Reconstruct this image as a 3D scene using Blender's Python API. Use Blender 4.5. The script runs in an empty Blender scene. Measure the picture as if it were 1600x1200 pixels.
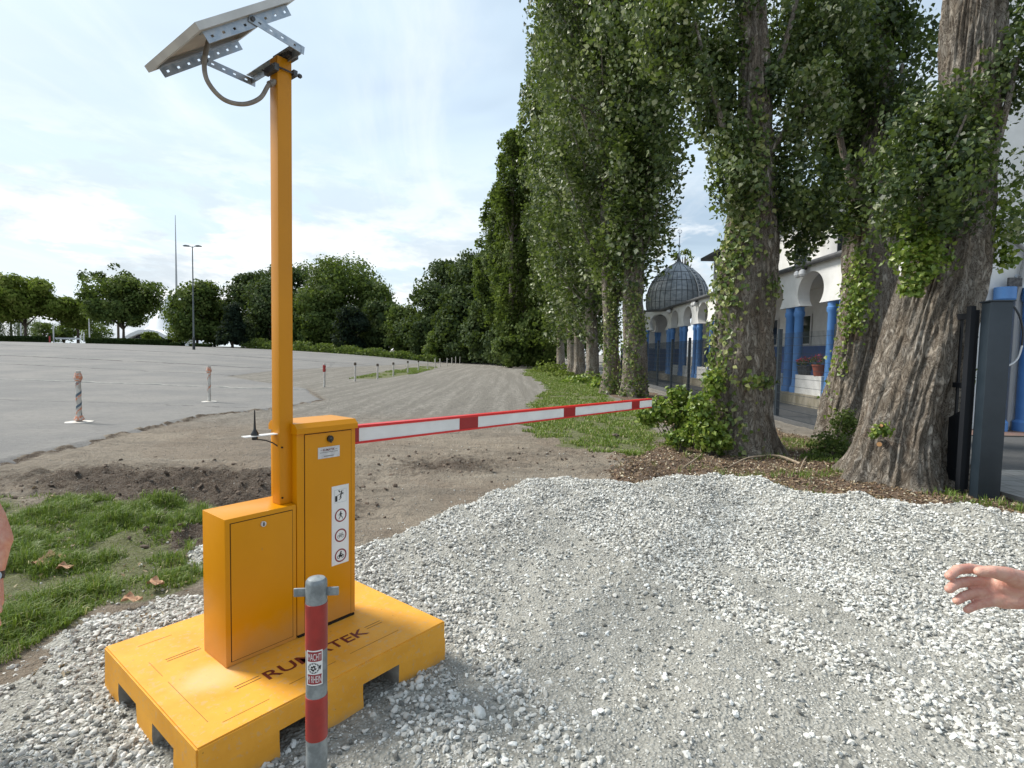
import bpy, bmesh, math, random
import numpy as np
from mathutils import Vector, Matrix
R = math.radians
S = bpy.context.scene
COL = S.collection
# ------------------------------------------------------------------ camera
F, PITCH, ROLL, H = 850.7, 0.0576, 0.0191, 1.6
fw = Vector((0, math.cos(PITCH), -math.sin(PITCH)))
up0 = Vector((0, math.sin(PITCH), math.cos(PITCH)))
rt0 = Vector((1, 0, 0))
rt = rt0 * math.cos(ROLL) + up0 * math.sin(ROLL)
up = up0 * math.cos(ROLL) - rt0 * math.sin(ROLL)
EYE = Vector((0, 0, H))
cd = bpy.data.cameras.new('camera')
cam = bpy.data.objects.new('camera', cd)
COL.objects.link(cam)
m = Matrix((rt, up, -fw)).transposed().to_4x4()
m.translation = EYE
cam.matrix_world = m
cd.sensor_width = 36
cd.lens = 36 * F / 1600
cd.clip_start = 0.05
cd.clip_end = 6000
S.camera = cam
# ------------------------------------------------------------------ sky and sun
SUN_EL, SUN_AZ = R(46), R(-68)            # azimuth from +Y towards +X
W = bpy.data.worlds.new('World')
S.world = W
W.use_nodes = True
nt = W.node_tree
nt.nodes.clear()
def N(t, typ, **kw):
    n = t.nodes.new(typ)
    for k, v in kw.items():
        if hasattr(n, k): setattr(n, k, v)
    return n
def L(t, a, b): t.links.new(a, b)
out = N(nt, 'ShaderNodeOutputWorld'); bg = N(nt, 'ShaderNodeBackground'); bg.inputs[1].default_value = 0.074
sky = N(nt, 'ShaderNodeTexSky'); sky.sky_type = 'NISHITA'; sky.sun_disc = False
sky.sun_elevation = SUN_EL; sky.sun_rotation = SUN_AZ; sky.dust_density = 2.0; sky.air_density = 1.0
tc = N(nt, 'ShaderNodeTexCoord')
sep = N(nt, 'ShaderNodeSeparateXYZ'); L(nt, tc.outputs['Generated'], sep.inputs[0])
def M(t, op, a, b=None, c=None, clamp=False):
    n = t.nodes.new('ShaderNodeMath'); n.operation = op; n.use_clamp = clamp
    for i, v in enumerate((a, b, c)):
        if v is None: continue
        if isinstance(v, (int, float)): n.inputs[i].default_value = v
        else: t.links.new(v, n.inputs[i])
    return n.outputs[0]
def mapr(t, v, a, b, c=0., d=1., smooth=True):
    n = t.nodes.new('ShaderNodeMapRange'); n.interpolation_type = 'SMOOTHSTEP' if smooth else 'LINEAR'
    t.links.new(v, n.inputs[0])
    for i, x in zip((1, 2, 3, 4), (a, b, c, d)): n.inputs[i].default_value = x
    return n.outputs[0]
def mixc(t, f, a, b):
    n = t.nodes.new('ShaderNodeMix'); n.data_type = 'RGBA'
    for i, v in ((0, f), (6, a), (7, b)):
        if isinstance(v, (int, float)): n.inputs[i].default_value = v
        elif isinstance(v, (tuple, list)): n.inputs[i].default_value = tuple(v)[:3] + (1,)
        else: t.links.new(v, n.inputs[i])
    return n.outputs[2]
# flat cloud deck: direction projected on a plane overhead
z = M(nt, 'ADD', M(nt, 'MAXIMUM', sep.outputs[2], 0.0), 0.09)
cx = M(nt, 'DIVIDE', sep.outputs[0], z); cy = M(nt, 'DIVIDE', sep.outputs[1], z)
cmb = N(nt, 'ShaderNodeCombineXYZ'); L(nt, cx, cmb.inputs[0]); L(nt, cy, cmb.inputs[1])
def noise(t, vec, scale, detail=6, rough=.55, dist=0., loc=(0, 0, 0), rot=0, sc=(1, 1, 1)):
    mp = t.nodes.new('ShaderNodeMapping'); t.links.new(vec, mp.inputs[0])
    mp.inputs[1].default_value = loc; mp.inputs[2].default_value = (0, 0, rot); mp.inputs[3].default_value = sc
    n = t.nodes.new('ShaderNodeTexNoise'); t.links.new(mp.outputs[0], n.inputs['Vector'])
    n.inputs['Scale'].default_value = scale; n.inputs['Detail'].default_value = detail
    n.inputs['Roughness'].default_value = rough; n.inputs['Distortion'].default_value = dist
    return n.outputs[0]
streak = noise(nt, cmb.outputs[0], 1.1, 8, .62, .7, (3, 1, 0), R(35), (1.6, .45, 1))
veil = noise(nt, cmb.outputs[0], .35, 5, .6, .6, (7, 2, 0), R(10))
cum = noise(nt, tc.outputs['Generated'], 5.5, 9, .58, .25, (1.3, 4.1, .6), 0, (1, 1, 2.6))
cshade = noise(nt, tc.outputs['Generated'], 6.0, 7, .6, .2, (1.32, 4.12, .72), 0, (1, 1, 3.0))
toleft = mapr(nt, sep.outputs[0], -.75, .55, 1., 0.)
vmask = mapr(nt, M(nt, 'ADD', veil, M(nt, 'MULTIPLY', toleft, .12)), .30, .70, .22, .84)
smask = mapr(nt, streak, .44, .76, 0., .55)
lowm = mapr(nt, sep.outputs[2], .02, .40, 1., 0.)
cmask = M(nt, 'MULTIPLY', mapr(nt, M(nt, 'ADD', cum, M(nt, 'MULTIPLY', toleft, .03)), .465, .54, 0., 1.), lowm)
horiz = mapr(nt, sep.outputs[2], .0, .20, .8, 0.)
c = mixc(nt, vmask, sky.outputs[0], (6.9, 8.4, 9.6))
c = mixc(nt, smask, c, (8.9, 9.3, 9.6))
c = mixc(nt, horiz, c, (8.0, 8.8, 9.3))
ccol = mixc(nt, mapr(nt, cshade, .42, .60, 0., 1.), (10.2, 10.2, 10.1), (5.9, 6.5, 7.0))
c = mixc(nt, M(nt, 'MULTIPLY', cmask, .92), c, ccol)
L(nt, c, bg.inputs[0]); L(nt, bg.outputs[0], out.inputs[0])
sd = bpy.data.lights.new('sun', 'SUN'); sd.energy = 3.1; sd.angle = R(17); sd.color = (1, .95, .86)
sun = bpy.data.objects.new('sun', sd); COL.objects.link(sun)
sdir = Vector((math.sin(SUN_AZ) * math.cos(SUN_EL), math.cos(SUN_AZ) * math.cos(SUN_EL), math.sin(SUN_EL)))
sun.rotation_euler = sdir.to_track_quat('Z', 'Y').to_euler()
S.view_settings.view_transform = 'Standard'; S.view_settings.look = 'None'
S.view_settings.exposure = 0.74; S.view_settings.gamma = 1.0
S.cycles.max_bounces = 5; S.cycles.diffuse_bounces = 3; S.cycles.glossy_bounces = 2
S.cycles.transmission_bounces = 3; S.cycles.transparent_max_bounces = 6
S.cycles.caustics_reflective = False; S.cycles.caustics_refractive = False
# ------------------------------------------------------------------ helpers
rng = np.random.default_rng(11)
random.seed(5)
def ray(px, py): return fw + rt * ((px - 800) / F) - up * ((py - 600) / F)
def G(px, py, z=0.0):
    d = ray(px, py); return EYE + d * ((z - H) / d.z)
def D(px, py, dep): return EYE + ray(px, py) * dep
_T = np.random.default_rng(3).random((6, 256, 256))
def vn(x, y, k=0):
    x = np.asarray(x, float); y = np.asarray(y, float)
    xi = np.floor(x).astype(int); yi = np.floor(y).astype(int)
    fx = x - xi; fy = y - yi; fx = fx * fx * (3 - 2 * fx); fy = fy * fy * (3 - 2 * fy)
    T = _T[k % 6]; a = T[xi & 255, yi & 255]; b = T[(xi + 1) & 255, yi & 255]
    c_ = T[xi & 255, (yi + 1) & 255]; d = T[(xi + 1) & 255, (yi + 1) & 255]
    return (a * (1 - fx) + b * fx) * (1 - fy) + (c_ * (1 - fx) + d * fx) * fy
def fbm(x, y, k=0, o=4, g=.5):
    s = 0; a = 1; t = 0
    for i in range(o):
        s = s + a * vn(x * 2 ** i + 13.7 * i, y * 2 ** i + 7.1 * i, k + i); t += a; a *= g
    return s / t
def ss(x, a, b):
    t = np.clip((np.asarray(x, float) - a) / (b - a), 0, 1); return t * t * (3 - 2 * t)
def inpoly(x, y, P):
    x = np.asarray(x, float); y = np.asarray(y, float); ins = np.zeros(x.shape, bool); dm = np.full(x.shape, 1e9)
    n = len(P)
    for i in range(n):
        x0, y0 = P[i]; x1, y1 = P[(i + 1) % n]
        with np.errstate(divide='ignore', invalid='ignore'):
            cr = ((y0 > y) != (y1 > y)) & (x < (x1 - x0) * (y - y0) / ((y1 - y0) if y1 != y0 else 1e-9) + x0)
        ins ^= cr
        dx, dy = x1 - x0, y1 - y0
        t = np.clip(((x - x0) * dx + (y - y0) * dy) / (dx * dx + dy * dy + 1e-12), 0, 1)
        dm = np.minimum(dm, np.hypot(x - x0 - t * dx, y - y0 - t * dy))
    return np.where(ins, dm, -dm)
def npmesh(name, V, Fc, mats, parent=None, smooth=False, midx=None, attrs=None):
    """V (n,3); Fc (m,k) array, or list of index lists."""
    me = bpy.data.meshes.new(name)
    V = np.asarray(V, np.float32)
    if isinstance(Fc, np.ndarray):
        k = Fc.shape[1]; nf = len(Fc)
        me.vertices.add(len(V)); me.vertices.foreach_set('co', V.ravel())
        me.loops.add(nf * k); me.loops.foreach_set('vertex_index', Fc.astype(np.int32).ravel())
        me.polygons.add(nf); me.polygons.foreach_set('loop_start', np.arange(0, nf * k, k, dtype=np.int32))
        me.update(calc_edges=True)
    else:
        me.from_pydata([tuple(map(float, v)) for v in V], [], [list(map(int, f)) for f in Fc]); me.update()
    for mm in (mats if isinstance(mats, (list, tuple)) else [mats]): me.materials.append(mm)
    if midx is not None: me.polygons.foreach_set('material_index', np.asarray(midx, np.int32))
    me.polygons.foreach_set('use_smooth', np.full(len(me.polygons), bool(smooth)))
    for k_, a in (attrs or {}).items():
        at = me.attributes.new(k_, 'FLOAT', 'POINT'); at.data.foreach_set('value', np.asarray(a, np.float32))
    o = bpy.data.objects.new(name, me); COL.objects.link(o)
    if parent is not None: o.parent = parent
    return o
def tag(o, label=None, cat=None, group=None, kind=None):
    if label: o['label'] = label
    if cat: o['category'] = cat
    if group: o['group'] = group
    if kind: o['kind'] = kind
    return o
def empty(name, loc=(0, 0, 0), rz=0.0, **kw):
    o = bpy.data.objects.new(name, None); COL.objects.link(o); o.location = loc; o.rotation_euler = (0, 0, rz)
    o.empty_display_size = .1
    return tag(o, **kw)
class MB:
    def __init__(s): s.v = []; s.f = []; s.m = []
    def add(s, V, Fs, mi=0):
        b = len(s.v); s.v += [tuple(map(float, p)) for p in V]; s.f += [[b + i for i in f] for f in Fs]; s.m += [mi] * len(Fs); return s
    def box(s, x0, x1, y0, y1, z0, z1, mi=0, b=0.0):
        if b <= 0:
            V = [(x, y, z_) for z_ in (z0, z1) for y in (y0, y1) for x in (x0, x1)]
            return s.add(V, [(0, 2, 3, 1), (4, 5, 7, 6), (0, 1, 5, 4), (2, 6, 7, 3), (0, 4, 6, 2), (1, 3, 7, 5)], mi)
        bm = bmesh.new(); bmesh.ops.create_cube(bm, size=1)
        for v in bm.verts: v.co = Vector(((x0 + x1) / 2 + v.co.x * (x1 - x0), (y0 + y1) / 2 + v.co.y * (y1 - y0), (z0 + z1) / 2 + v.co.z * (z1 - z0)))
        bmesh.ops.bevel(bm, geom=bm.edges[:], offset=b, segments=2, affect='EDGES', profile=.6)
        bm.verts.index_update()
        s.add([v.co for v in bm.verts], [[v.index for v in f.verts] for f in bm.faces], mi); bm.free(); return s
    def tube(s, pts, r, n=10, mi=0, cap=True):
        pts = [Vector(p) for p in pts]; rs = r if isinstance(r, (list, tuple)) else [r] * len(pts)
        V = []; ref = None
        for i, p in enumerate(pts):
            t = (pts[min(i + 1, len(pts) - 1)] - pts[max(i - 1, 0)]).normalized()
            if ref is None: ref = t.orthogonal().normalized()
            ref = (ref - t * ref.dot(t)).normalized(); bb = t.cross(ref)
            for j in range(n):
                a = 2 * math.pi * j / n; V.append(p + (ref * math.cos(a) + bb * math.sin(a)) * rs[i])
        Fs = [(i * n + j, i * n + (j + 1) % n, (i + 1) * n + (j + 1) % n, (i + 1) * n + j) for i in range(len(pts) - 1) for j in range(n)]
        if cap: Fs += [tuple(range(n))[::-1], tuple((len(pts) - 1) * n + j for j in range(n))]
        return s.add(V, Fs, mi)
    def lathe(s, prof, n=24, c=(0, 0, 0), mi=0):
        V = [(c[0] + r * math.cos(2 * math.pi * j / n), c[1] + r * math.sin(2 * math.pi * j / n), c[2] + z_) for r, z_ in prof for j in range(n)]
        Fs = [(i * n + j, i * n + (j + 1) % n, (i + 1) * n + (j + 1) % n, (i + 1) * n + j) for i in range(len(prof) - 1) for j in range(n)]
        Fs += [tuple(range(n))[::-1], tuple((len(prof) - 1) * n + j for j in range(n))]
        return s.add(V, Fs, mi)
    def prism(s, poly, fn, d0, d1, mi=0):
        n = len(poly); V = [fn(a, b, d0) for a, b in poly] + [fn(a, b, d1) for a, b in poly]
        Fs = [tuple(range(n)), tuple(range(n, 2 * n))[::-1]] + [(i, n + i, n + (i + 1) % n, (i + 1) % n) for i in range(n)]
        return s.add(V, Fs, mi)
    def build(s, name, mats, parent=None, smooth=False, label=None):
        o = npmesh(name, s.v or [(0, 0, 0)], s.f, mats, parent, False, s.m)
        bm = bmesh.new(); bm.from_mesh(o.data); bmesh.ops.recalc_face_normals(bm, faces=bm.faces[:]); bm.to_mesh(o.data); bm.free()
        if smooth:
            o.data.polygons.foreach_set('use_smooth', np.ones(len(o.data.polygons), bool))
            try: o.data.set_sharp_from_angle(angle=R(35))
            except Exception: pass
        if label: o['label'] = label
        return o
def textgeo(txt, bold=0.0, font_w=1.0):
    cu = bpy.data.curves.new('t', 'FONT'); cu.body = txt; cu.size = 1; cu.offset = bold; cu.resolution_u = 3
    o = bpy.data.objects.new('t', cu); COL.objects.link(o)
    dg = bpy.context.evaluated_depsgraph_get(); me = o.evaluated_get(dg).to_mesh()
    V = np.array([v.co[:2] for v in me.vertices]); Fs = [list(p.vertices) for p in me.polygons]
    bpy.data.objects.remove(o); bpy.data.curves.remove(cu)
    lo, hi = V.min(0), V.max(0); V = (V - lo) / (hi - lo)
    return V, Fs     # unit square
def put_text(mb, txt, fn, a0, a1, b0, b1, mi=0, bold=0.0):
    V, Fs = textgeo(txt, bold)
    mb.add([fn(a0 + (a1 - a0) * x, b0 + (b1 - b0) * y) for x, y in V], Fs, mi)
# ------------------------------------------------------------------ materials
def mat(name, col=(.5, .5, .5), rough=.6, metal=0., spec=.5, fn=None, bump=None):
    m_ = bpy.data.materials.new(name); m_.use_nodes = True; t = m_.node_tree; p = t.nodes['Principled BSDF']
    p.inputs['Base Color'].default_value = tuple(col) + (1,); p.inputs['Roughness'].default_value = rough
    p.inputs['Metallic'].default_value = metal; p.inputs['Specular IOR Level'].default_value = spec
    if fn: fn(t, p)
    return m_
def objco(t): return N(t, 'ShaderNodeTexCoord').outputs['Object']
def attr(t, a): n = N(t, 'ShaderNodeAttribute'); n.attribute_name = a; return n.outputs['Fac']
def addbump(t, p, h, strength=.3, dist=.01):
    b = N(t, 'ShaderNodeBump'); b.inputs['Strength'].default_value = strength; b.inputs['Distance'].default_value = dist
    L(t, h, b.inputs['Height']); L(t, b.outputs[0], p.inputs['Normal'])
def noisy(c1, c2, scale=4., lo=.35, hi=.65, detail=6, bump=0., bscale=None, bdist=.01, sc=(1, 1, 1), rrange=None, rough=.6, metal=0., spec=.5, name='m'):
    def fn(t, p):
        o = objco(t); n = noise(t, o, scale, detail, .6, .1, sc=sc)
        L(t, mixc(t, mapr(t, n, lo, hi), c1, c2), p.inputs['Base Color'])
        if rrange: L(t, mapr(t, n, lo, hi, rrange[0], rrange[1]), p.inputs['Roughness'])
        if bump: addbump(t, p, noise(t, o, bscale or scale * 4, 5, .6, sc=sc), bump, bdist)
    return mat(name, c1, rough, metal, spec, fn)
ORANGE = (.64, .26, .001)
m_paint = noisy(ORANGE, (.61, .245, .001), 3, name='orange_powder_coat', rough=.36, spec=.28, bump=.05, bscale=260, bdist=.001, rrange=(.28, .4))
def dusty(m_, z0):
    t = m_.node_tree; p = t.nodes['Principled BSDF']; src = p.inputs['Base Color'].links[0].from_socket; o = objco(t); sp = N(t, 'ShaderNodeSeparateXYZ'); L(t, o, sp.inputs[0])
    g = M(t, 'ADD', sp.outputs[2], M(t, 'MULTIPLY', noise(t, o, 9, 8, .7), -.22)); d = mapr(t, g, z0 - .10, z0 + .06, .28, 0.)
    c_ = mixc(t, d, src, (.42, .33, .22))
    c_ = mixc(t, mapr(t, noise(t, o, 55, 3, .6), .70, .78, 0., .45), c_, (.30, .20, .10))
    c_ = mixc(t, mapr(t, noise(t, o, 3.5, 9, .75, .8, sc=(1, 1, .12)), .56, .72, 0., .14), c_, (.40, .22, .05))
    L(t, c_, p.inputs['Base Color'])
m_pole = noisy((.60, .24, .003), (.56, .222, .003), 3, name='orange_pole_paint', rough=.38, spec=.35, bump=.04, bscale=200, bdist=.001)
dusty(m_paint, .23)
def fblock(t, p):
    o = objco(t); n = noise(t, o, 5, 8, .6); n2 = noise(t, o, 45, 4, .6)
    c_ = mixc(t, mapr(t, n, .35, .7), (.78, .37, .04), (.70, .315, .028))
    sp = N(t, 'ShaderNodeSeparateXYZ'); L(t, o, sp.inputs[0])
    # pale patch beside the cabinets, and dusty edges
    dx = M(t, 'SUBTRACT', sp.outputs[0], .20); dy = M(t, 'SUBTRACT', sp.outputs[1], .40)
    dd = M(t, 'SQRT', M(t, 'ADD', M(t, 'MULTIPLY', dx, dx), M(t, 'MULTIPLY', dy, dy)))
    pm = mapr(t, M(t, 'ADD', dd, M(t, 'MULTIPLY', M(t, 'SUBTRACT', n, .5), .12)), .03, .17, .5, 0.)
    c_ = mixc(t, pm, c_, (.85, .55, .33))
    st = mapr(t, noise(t, o, 9, 9, .7, .3, (3, 3, 3)), .66, .76, 0., .35)
    c_ = mixc(t, st, c_, (.42, .20, .03))
    spk = mapr(t, noise(t, o, 70, 2, .5), .72, .78, 0., .6)
    c_ = mixc(t, spk, c_, (.2, .11, .03))
    low = mapr(t, M(t, 'ADD', sp.outputs[2], M(t, 'MULTIPLY', n2, .05)), .0, .07, .55, 0.)
    c_ = mixc(t, low, c_, (.42, .30, .17))
    ge = N(t, 'ShaderNodeNewGeometry')
    chip = M(t, 'MULTIPLY', mapr(t, ge.outputs['Pointiness'], .505, .53), mapr(t, noise(t, o, 38, 5, .7), .55, .62))
    c_ = mixc(t, M(t, 'MULTIPLY', chip, .25), c_, (.40, .37, .32))
    scf = mapr(t, noise(t, o, 6, 10, .8, 1.2, (1, 4, 2), R(30), (.3, 3.5, 1)), .74, .80, 0., .12)
    c_ = mixc(t, scf, c_, (.50, .36, .18))
    L(t, c_, p.inputs['Base Color']); addbump(t, p, n2, .25, .003)
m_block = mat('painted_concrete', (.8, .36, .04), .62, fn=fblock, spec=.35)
m_rawcon = noisy((.34, .33, .30), (.22, .21, .19), 14, name='raw_concrete', bump=.4, bscale=40, rough=.9)
m_gap = mat('dark_gap', (.012, .006, .003), .9)
m_brown = mat('dark_red_lettering', (.14, .012, .006), .6)
m_olive = mat('olive_line', (.22, .10, .02), .7)
m_galv = noisy((.30, .35, .40), (.50, .54, .58), 35, lo=.3, hi=.7, name='galvanised_steel', rough=.42, metal=.75, rrange=(.3, .55), detail=3)
m_dsteel = noisy((.05, .05, .055), (.12, .12, .12), 20, name='dark_steel', rough=.5, metal=.6)
m_alu = noisy((.48, .46, .43), (.58, .56, .52), 6, name='aluminium_frame', rough=.45, metal=.5)
m_back = noisy((.38, .35, .31), (.46, .43, .38), 8, name='panel_backsheet', rough=.6)
m_cell = mat('solar_glass', (.01, .015, .05), .08)
m_cable = noisy((.20, .17, .14), (.27, .24, .20), 30, name='grey_conduit', rough=.55)
m_black = mat('black_plastic', (.012, .012, .013), .35)
m_white = noisy((.78, .78, .77), (.70, .70, .69), 5, name='white_film', rough=.4)
m_red = mat('signal_red', (.62, .012, .012), .38)
m_dred = mat('reflective_dark_red', (.30, .008, .01), .35)
m_silver = noisy((.62, .63, .64), (.5, .5, .52), 30, name='plate', rough=.35, metal=.3)
m_pic = mat('pictogram_black', (.01, .01, .012), .5)
m_ring = mat('sign_red_ring', (.22, .012, .02), .45)
m_bgalv = noisy((.17, .19, .20), (.30, .33, .34), 22, name='weathered_galvanised', rough=.5, metal=.35, bump=.15, bscale=80, bdist=.002)
m_bred = noisy((.36, .028, .022), (.26, .022, .018), 12, name='faded_red_wrap', rough=.4, bump=.1, bscale=60, bdist=.002)
# ground materials
def fground(t, p):
    o = objco(t)
    n1 = noise(t, o, .9, 8, .62); n2 = noise(t, o, 14, 6, .65); n3 = noise(t, o, 70, 4, .6)
    c_ = mixc(t, mapr(t, n1, .38, .62), (.335, .285, .222), (.25, .217, .172))
    c_ = mixc(t, M(t, 'MULTIPLY', mapr(t, noise(t, o, .3, 6, .65), .46, .56), .6), c_, (.20, .15, .108))
    c_ = mixc(t, mapr(t, noise(t, o, 2.4, 8, .72, .5, sc=(.5, 1.4, 1)), .54, .66, 0, .65), c_, (.14, .112, .085))
    c_ = mixc(t, .12, c_, (.36, .25, .16))
    c_ = mixc(t, mapr(t, noise(t, o, 1.0, 8, .7, .4, (2, 5, 0), R(38), (.45, 3.2, 1)), .50, .62, 0, .6), c_, (.13, .105, .08))
    c_ = mixc(t, mapr(t, noise(t, o, 1.1, 8, .7, .4, (7, 1, 0), R(-20), (.5, 3.0, 1)), .55, .66, 0, .5), c_, (.42, .37, .30))
    c_ = mixc(t, attr(t, 'track'), c_, mixc(t, mapr(t, noise(t, o, 5, 10, .78, .3, sc=(1, .8, 1)), .36, .64), (.175, .165, .148), mixc(t, mapr(t, noise(t, o, 1.0, 7, .65, .3, (3, 0, 0), R(2), (2.4, .10, 1)), .42, .60), (.22, .205, .18), (.345, .325, .29))))
    c_ = mixc(t, mapr(t, M(t, 'ADD', attr(t, 'mud'), M(t, 'MULTIPLY', M(t, 'SUBTRACT', n2, .5), .9)), .3, .75), c_, (.07, .047, .033))
    c_ = mixc(t, mapr(t, M(t, 'ADD', attr(t, 'mulch'), M(t, 'MULTIPLY', M(t, 'SUBTRACT', n2, .5), .7)), .3, .7), c_, mixc(t, mapr(t, n3, .4, .6), (.115, .068, .042), (.185, .125, .085)))
    c_ = mixc(t, mapr(t, M(t, 'ADD', attr(t, 'grass'), M(t, 'MULTIPLY', M(t, 'SUBTRACT', noise(t, o, 3.5, 6, .7), .5), 1.3)), .35, .75), c_, mixc(t, n2, (.10, .135, .035), (.17, .165, .075)))
    sp = mapr(t, n3, .35, .65)
    c_ = mixc(t, M(t, 'MULTIPLY', sp, .35), c_, (.31, .29, .25))
    vo = N(t, 'ShaderNodeTexVoronoi'); vo.inputs['Scale'].default_value = 26; L(t, o, vo.inputs['Vector'])
    peb = M(t, 'MULTIPLY', mapr(t, vo.outputs['Distance'], .16, .22, 1., 0.), mapr(t, noise(t, o, 9, 2, .5), .5, .6))
    c_ = mixc(t, M(t, 'MULTIPLY', peb, .6), c_, (.42, .40, .35))
    L(t, c_, p.inputs['Base Color'])
    hh = M(t, 'ADD', M(t, 'ADD', M(t, 'MULTIPLY', n2, 1.2), M(t, 'MULTIPLY', n3, .5)), M(t, 'MULTIPLY', peb, .5))
    addbump(t, p, hh, 1., .06)
m_ground = mat('bare_earth', (.2, .17, .14), .95, fn=fground, spec=.15)
def fasph(t, p, base=(.215, .213, .208), b2=(.165, .163, .16), cracks=True):
    
    o = objco(t)
    c_ = mixc(t, mapr(t, noise(t, o, .35, 7, .6), .38, .62), tuple(a_ * b_ for a_, b_ in zip(base, (1.03, 1.0, .96))), b2)
    c_ = mixc(t, mapr(t, noise(t, o, 1.6, 6, .6, sc=(.25, 1, 1)), .5, .72, 0, .35), c_, tuple(x * .72 for x in base))
    c_ = mixc(t, mapr(t, noise(t, o, 55, 3, .6), .4, .62, 0, .35), c_, tuple(x * 1.45 for x in base))
    if cracks:
        sp = N(t, 'ShaderNodeSeparateXYZ'); L(t, o, sp.inputs[0])
        wob = M(t, 'MULTIPLY', M(t, 'SUBTRACT', noise(t, o, .5, 6, .65), .5), 1.6)
        for Y, w_, cc, sl in ((20.3, .05, (.42, .41, .38), .09), (20.12, .06, (.05, .07, .07), .09), (26.5, .05, (.06, .06, .06), .12), (34, .13, (.05, .05, .05), .05), (47, .2, (.06, .06, .06), .02), (72, .3, (.07, .07, .07), 0), (13.4, .02, (.09, .09, .09), .12)):
            q = M(t, 'ABSOLUTE', M(t, 'SUBTRACT', M(t, 'ADD', M(t, 'ADD', sp.outputs[1], wob), M(t, 'MULTIPLY', sp.outputs[0], sl)), Y))
            mk = M(t, 'MULTIPLY', mapr(t, q, w_, w_ * 2.4, 1., 0.), mapr(t, noise(t, o, 2.2, 5, .7), .38, .5))
            c_ = mixc(t, M(t, 'MULTIPLY', mk, .95), c_, cc)
        vo = N(t, 'ShaderNodeTexVoronoi'); vo.feature = 'DISTANCE_TO_EDGE'; vo.inputs['Scale'].default_value = .05
        wv = N(t, 'ShaderNodeVectorMath'); wv.operation = 'ADD'; L(t, o, wv.inputs[0])
        nn = N(t, 'ShaderNodeTexNoise'); nn.inputs['Scale'].default_value = .6; nn.inputs['Detail'].default_value = 6; L(t, o, nn.inputs['Vector']); L(t, nn.outputs[1], wv.inputs[1])
        L(t, wv.outputs[0], vo.inputs['Vector'])
        c_ = mixc(t, mapr(t, vo.outputs['Distance'], .0008, .0035, .5, 0.), c_, (.09, .09, .09))
    c_ = mixc(t, mapr(t, noise(t, o, 7, 9, .75), .42, .62, 0., .3), c_, tuple(x * .6 for x in base))
    c_ = mixc(t, mapr(t, noise(t, o, 4, 8, .8, .4, sc=(.3, 1, 1)), .58, .68, 0., .4), c_, tuple(x * 1.5 for x in base))
    L(t, c_, p.inputs['Base Color']); addbump(t, p, noise(t, o, 40, 6, .75), .9, .02)
m_lot = mat('old_asphalt', (.2, .2, .2), .9, fn=fasph, spec=.25)
m_drive = mat('driveway_asphalt', (.1, .1, .1), .9, fn=lambda t, p: fasph(t, p, (.115, .118, .12), (.09, .092, .095), False), spec=.25)
def fbrick(t, p, c1, c2, mort, s, w_, h_):
    o = objco(t); b = N(t, 'ShaderNodeTexBrick'); L(t, o, b.inputs['Vector']); b.inputs['Scale'].default_value = s
    b.inputs['Color1'].default_value = c1 + (1,); b.inputs['Color2'].default_value = c2 + (1,); b.inputs['Mortar'].default_value = mort + (1,)
    b.inputs['Brick Width'].default_value = w_; b.inputs['Row Height'].default_value = h_; b.inputs['Mortar Size'].default_value = .012
    L(t, mixc(t, mapr(t, noise(t, o, 6, 6, .6), .4, .7, 0, .4), b.outputs[0], mort), p.inputs['Base Color'])
m_brick = mat('brick_paving', (.2, .1, .08), .9, fn=lambda t, p: fbrick(t, p, (.22, .115, .09), (.17, .09, .075), (.13, .11, .09), 1, .2, .1))
m_slab = mat('grey_paving', (.3, .3, .3), .9, fn=lambda t, p: fbrick(t, p, (.30, .295, .28), (.26, .255, .245), (.17, .165, .15), 1, .3, .3))
def fgrav(t, p):
    o = objco(t); n2 = noise(t, o, 30, 6, .65); n1 = noise(t, o, 2, 6, .6)
    c_ = mixc(t, mapr(t, n1, .35, .65), (.215, .21, .185), (.285, .28, .25))
    c_ = mixc(t, mapr(t, n2, .4, .62), c_, (.35, .345, .31))
    vo = N(t, 'ShaderNodeTexVoronoi'); vo.inputs['Scale'].default_value = 65; L(t, o, vo.inputs['Vector'])
    c_ = mixc(t, mapr(t, vo.outputs['Distance'], .2, .4, .55, 0.), c_, (.5, .5, .47))
    L(t, c_, p.inputs['Base Color']); addbump(t, p, M(t, 'SUBTRACT', n2, vo.outputs['Distance']), .8, .012)
m_grav = mat('stone_dust', (.3, .3, .27), .95, fn=fgrav, spec=.2)
def fstone(t, p):
    a = attr(t, 'tint'); o = objco(t)
    cr = N(t, 'ShaderNodeValToRGB'); L(t, a, cr.inputs[0]); e = cr.color_ramp.elements
    e[0].position = 0; e[0].color = (.15, .15, .14, 1); e[1].position = 1; e[1].color = (.80, .81, .79, 1)
    for q, cc in ((.2, (.36, .355, .33)), (.5, (.56, .555, .52)), (.8, (.70, .70, .66))):
        x = cr.color_ramp.elements.new(q); x.color = cc + (1,)
    L(t, mixc(t, mapr(t, noise(t, o, 60, 3, .6), .45, .7, 0, .3), cr.outputs[0], (.42, .40, .33)), p.inputs['Base Color'])
m_stone = mat('limestone', (.5, .5, .48), .85, fn=fstone, spec=.25)
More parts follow.
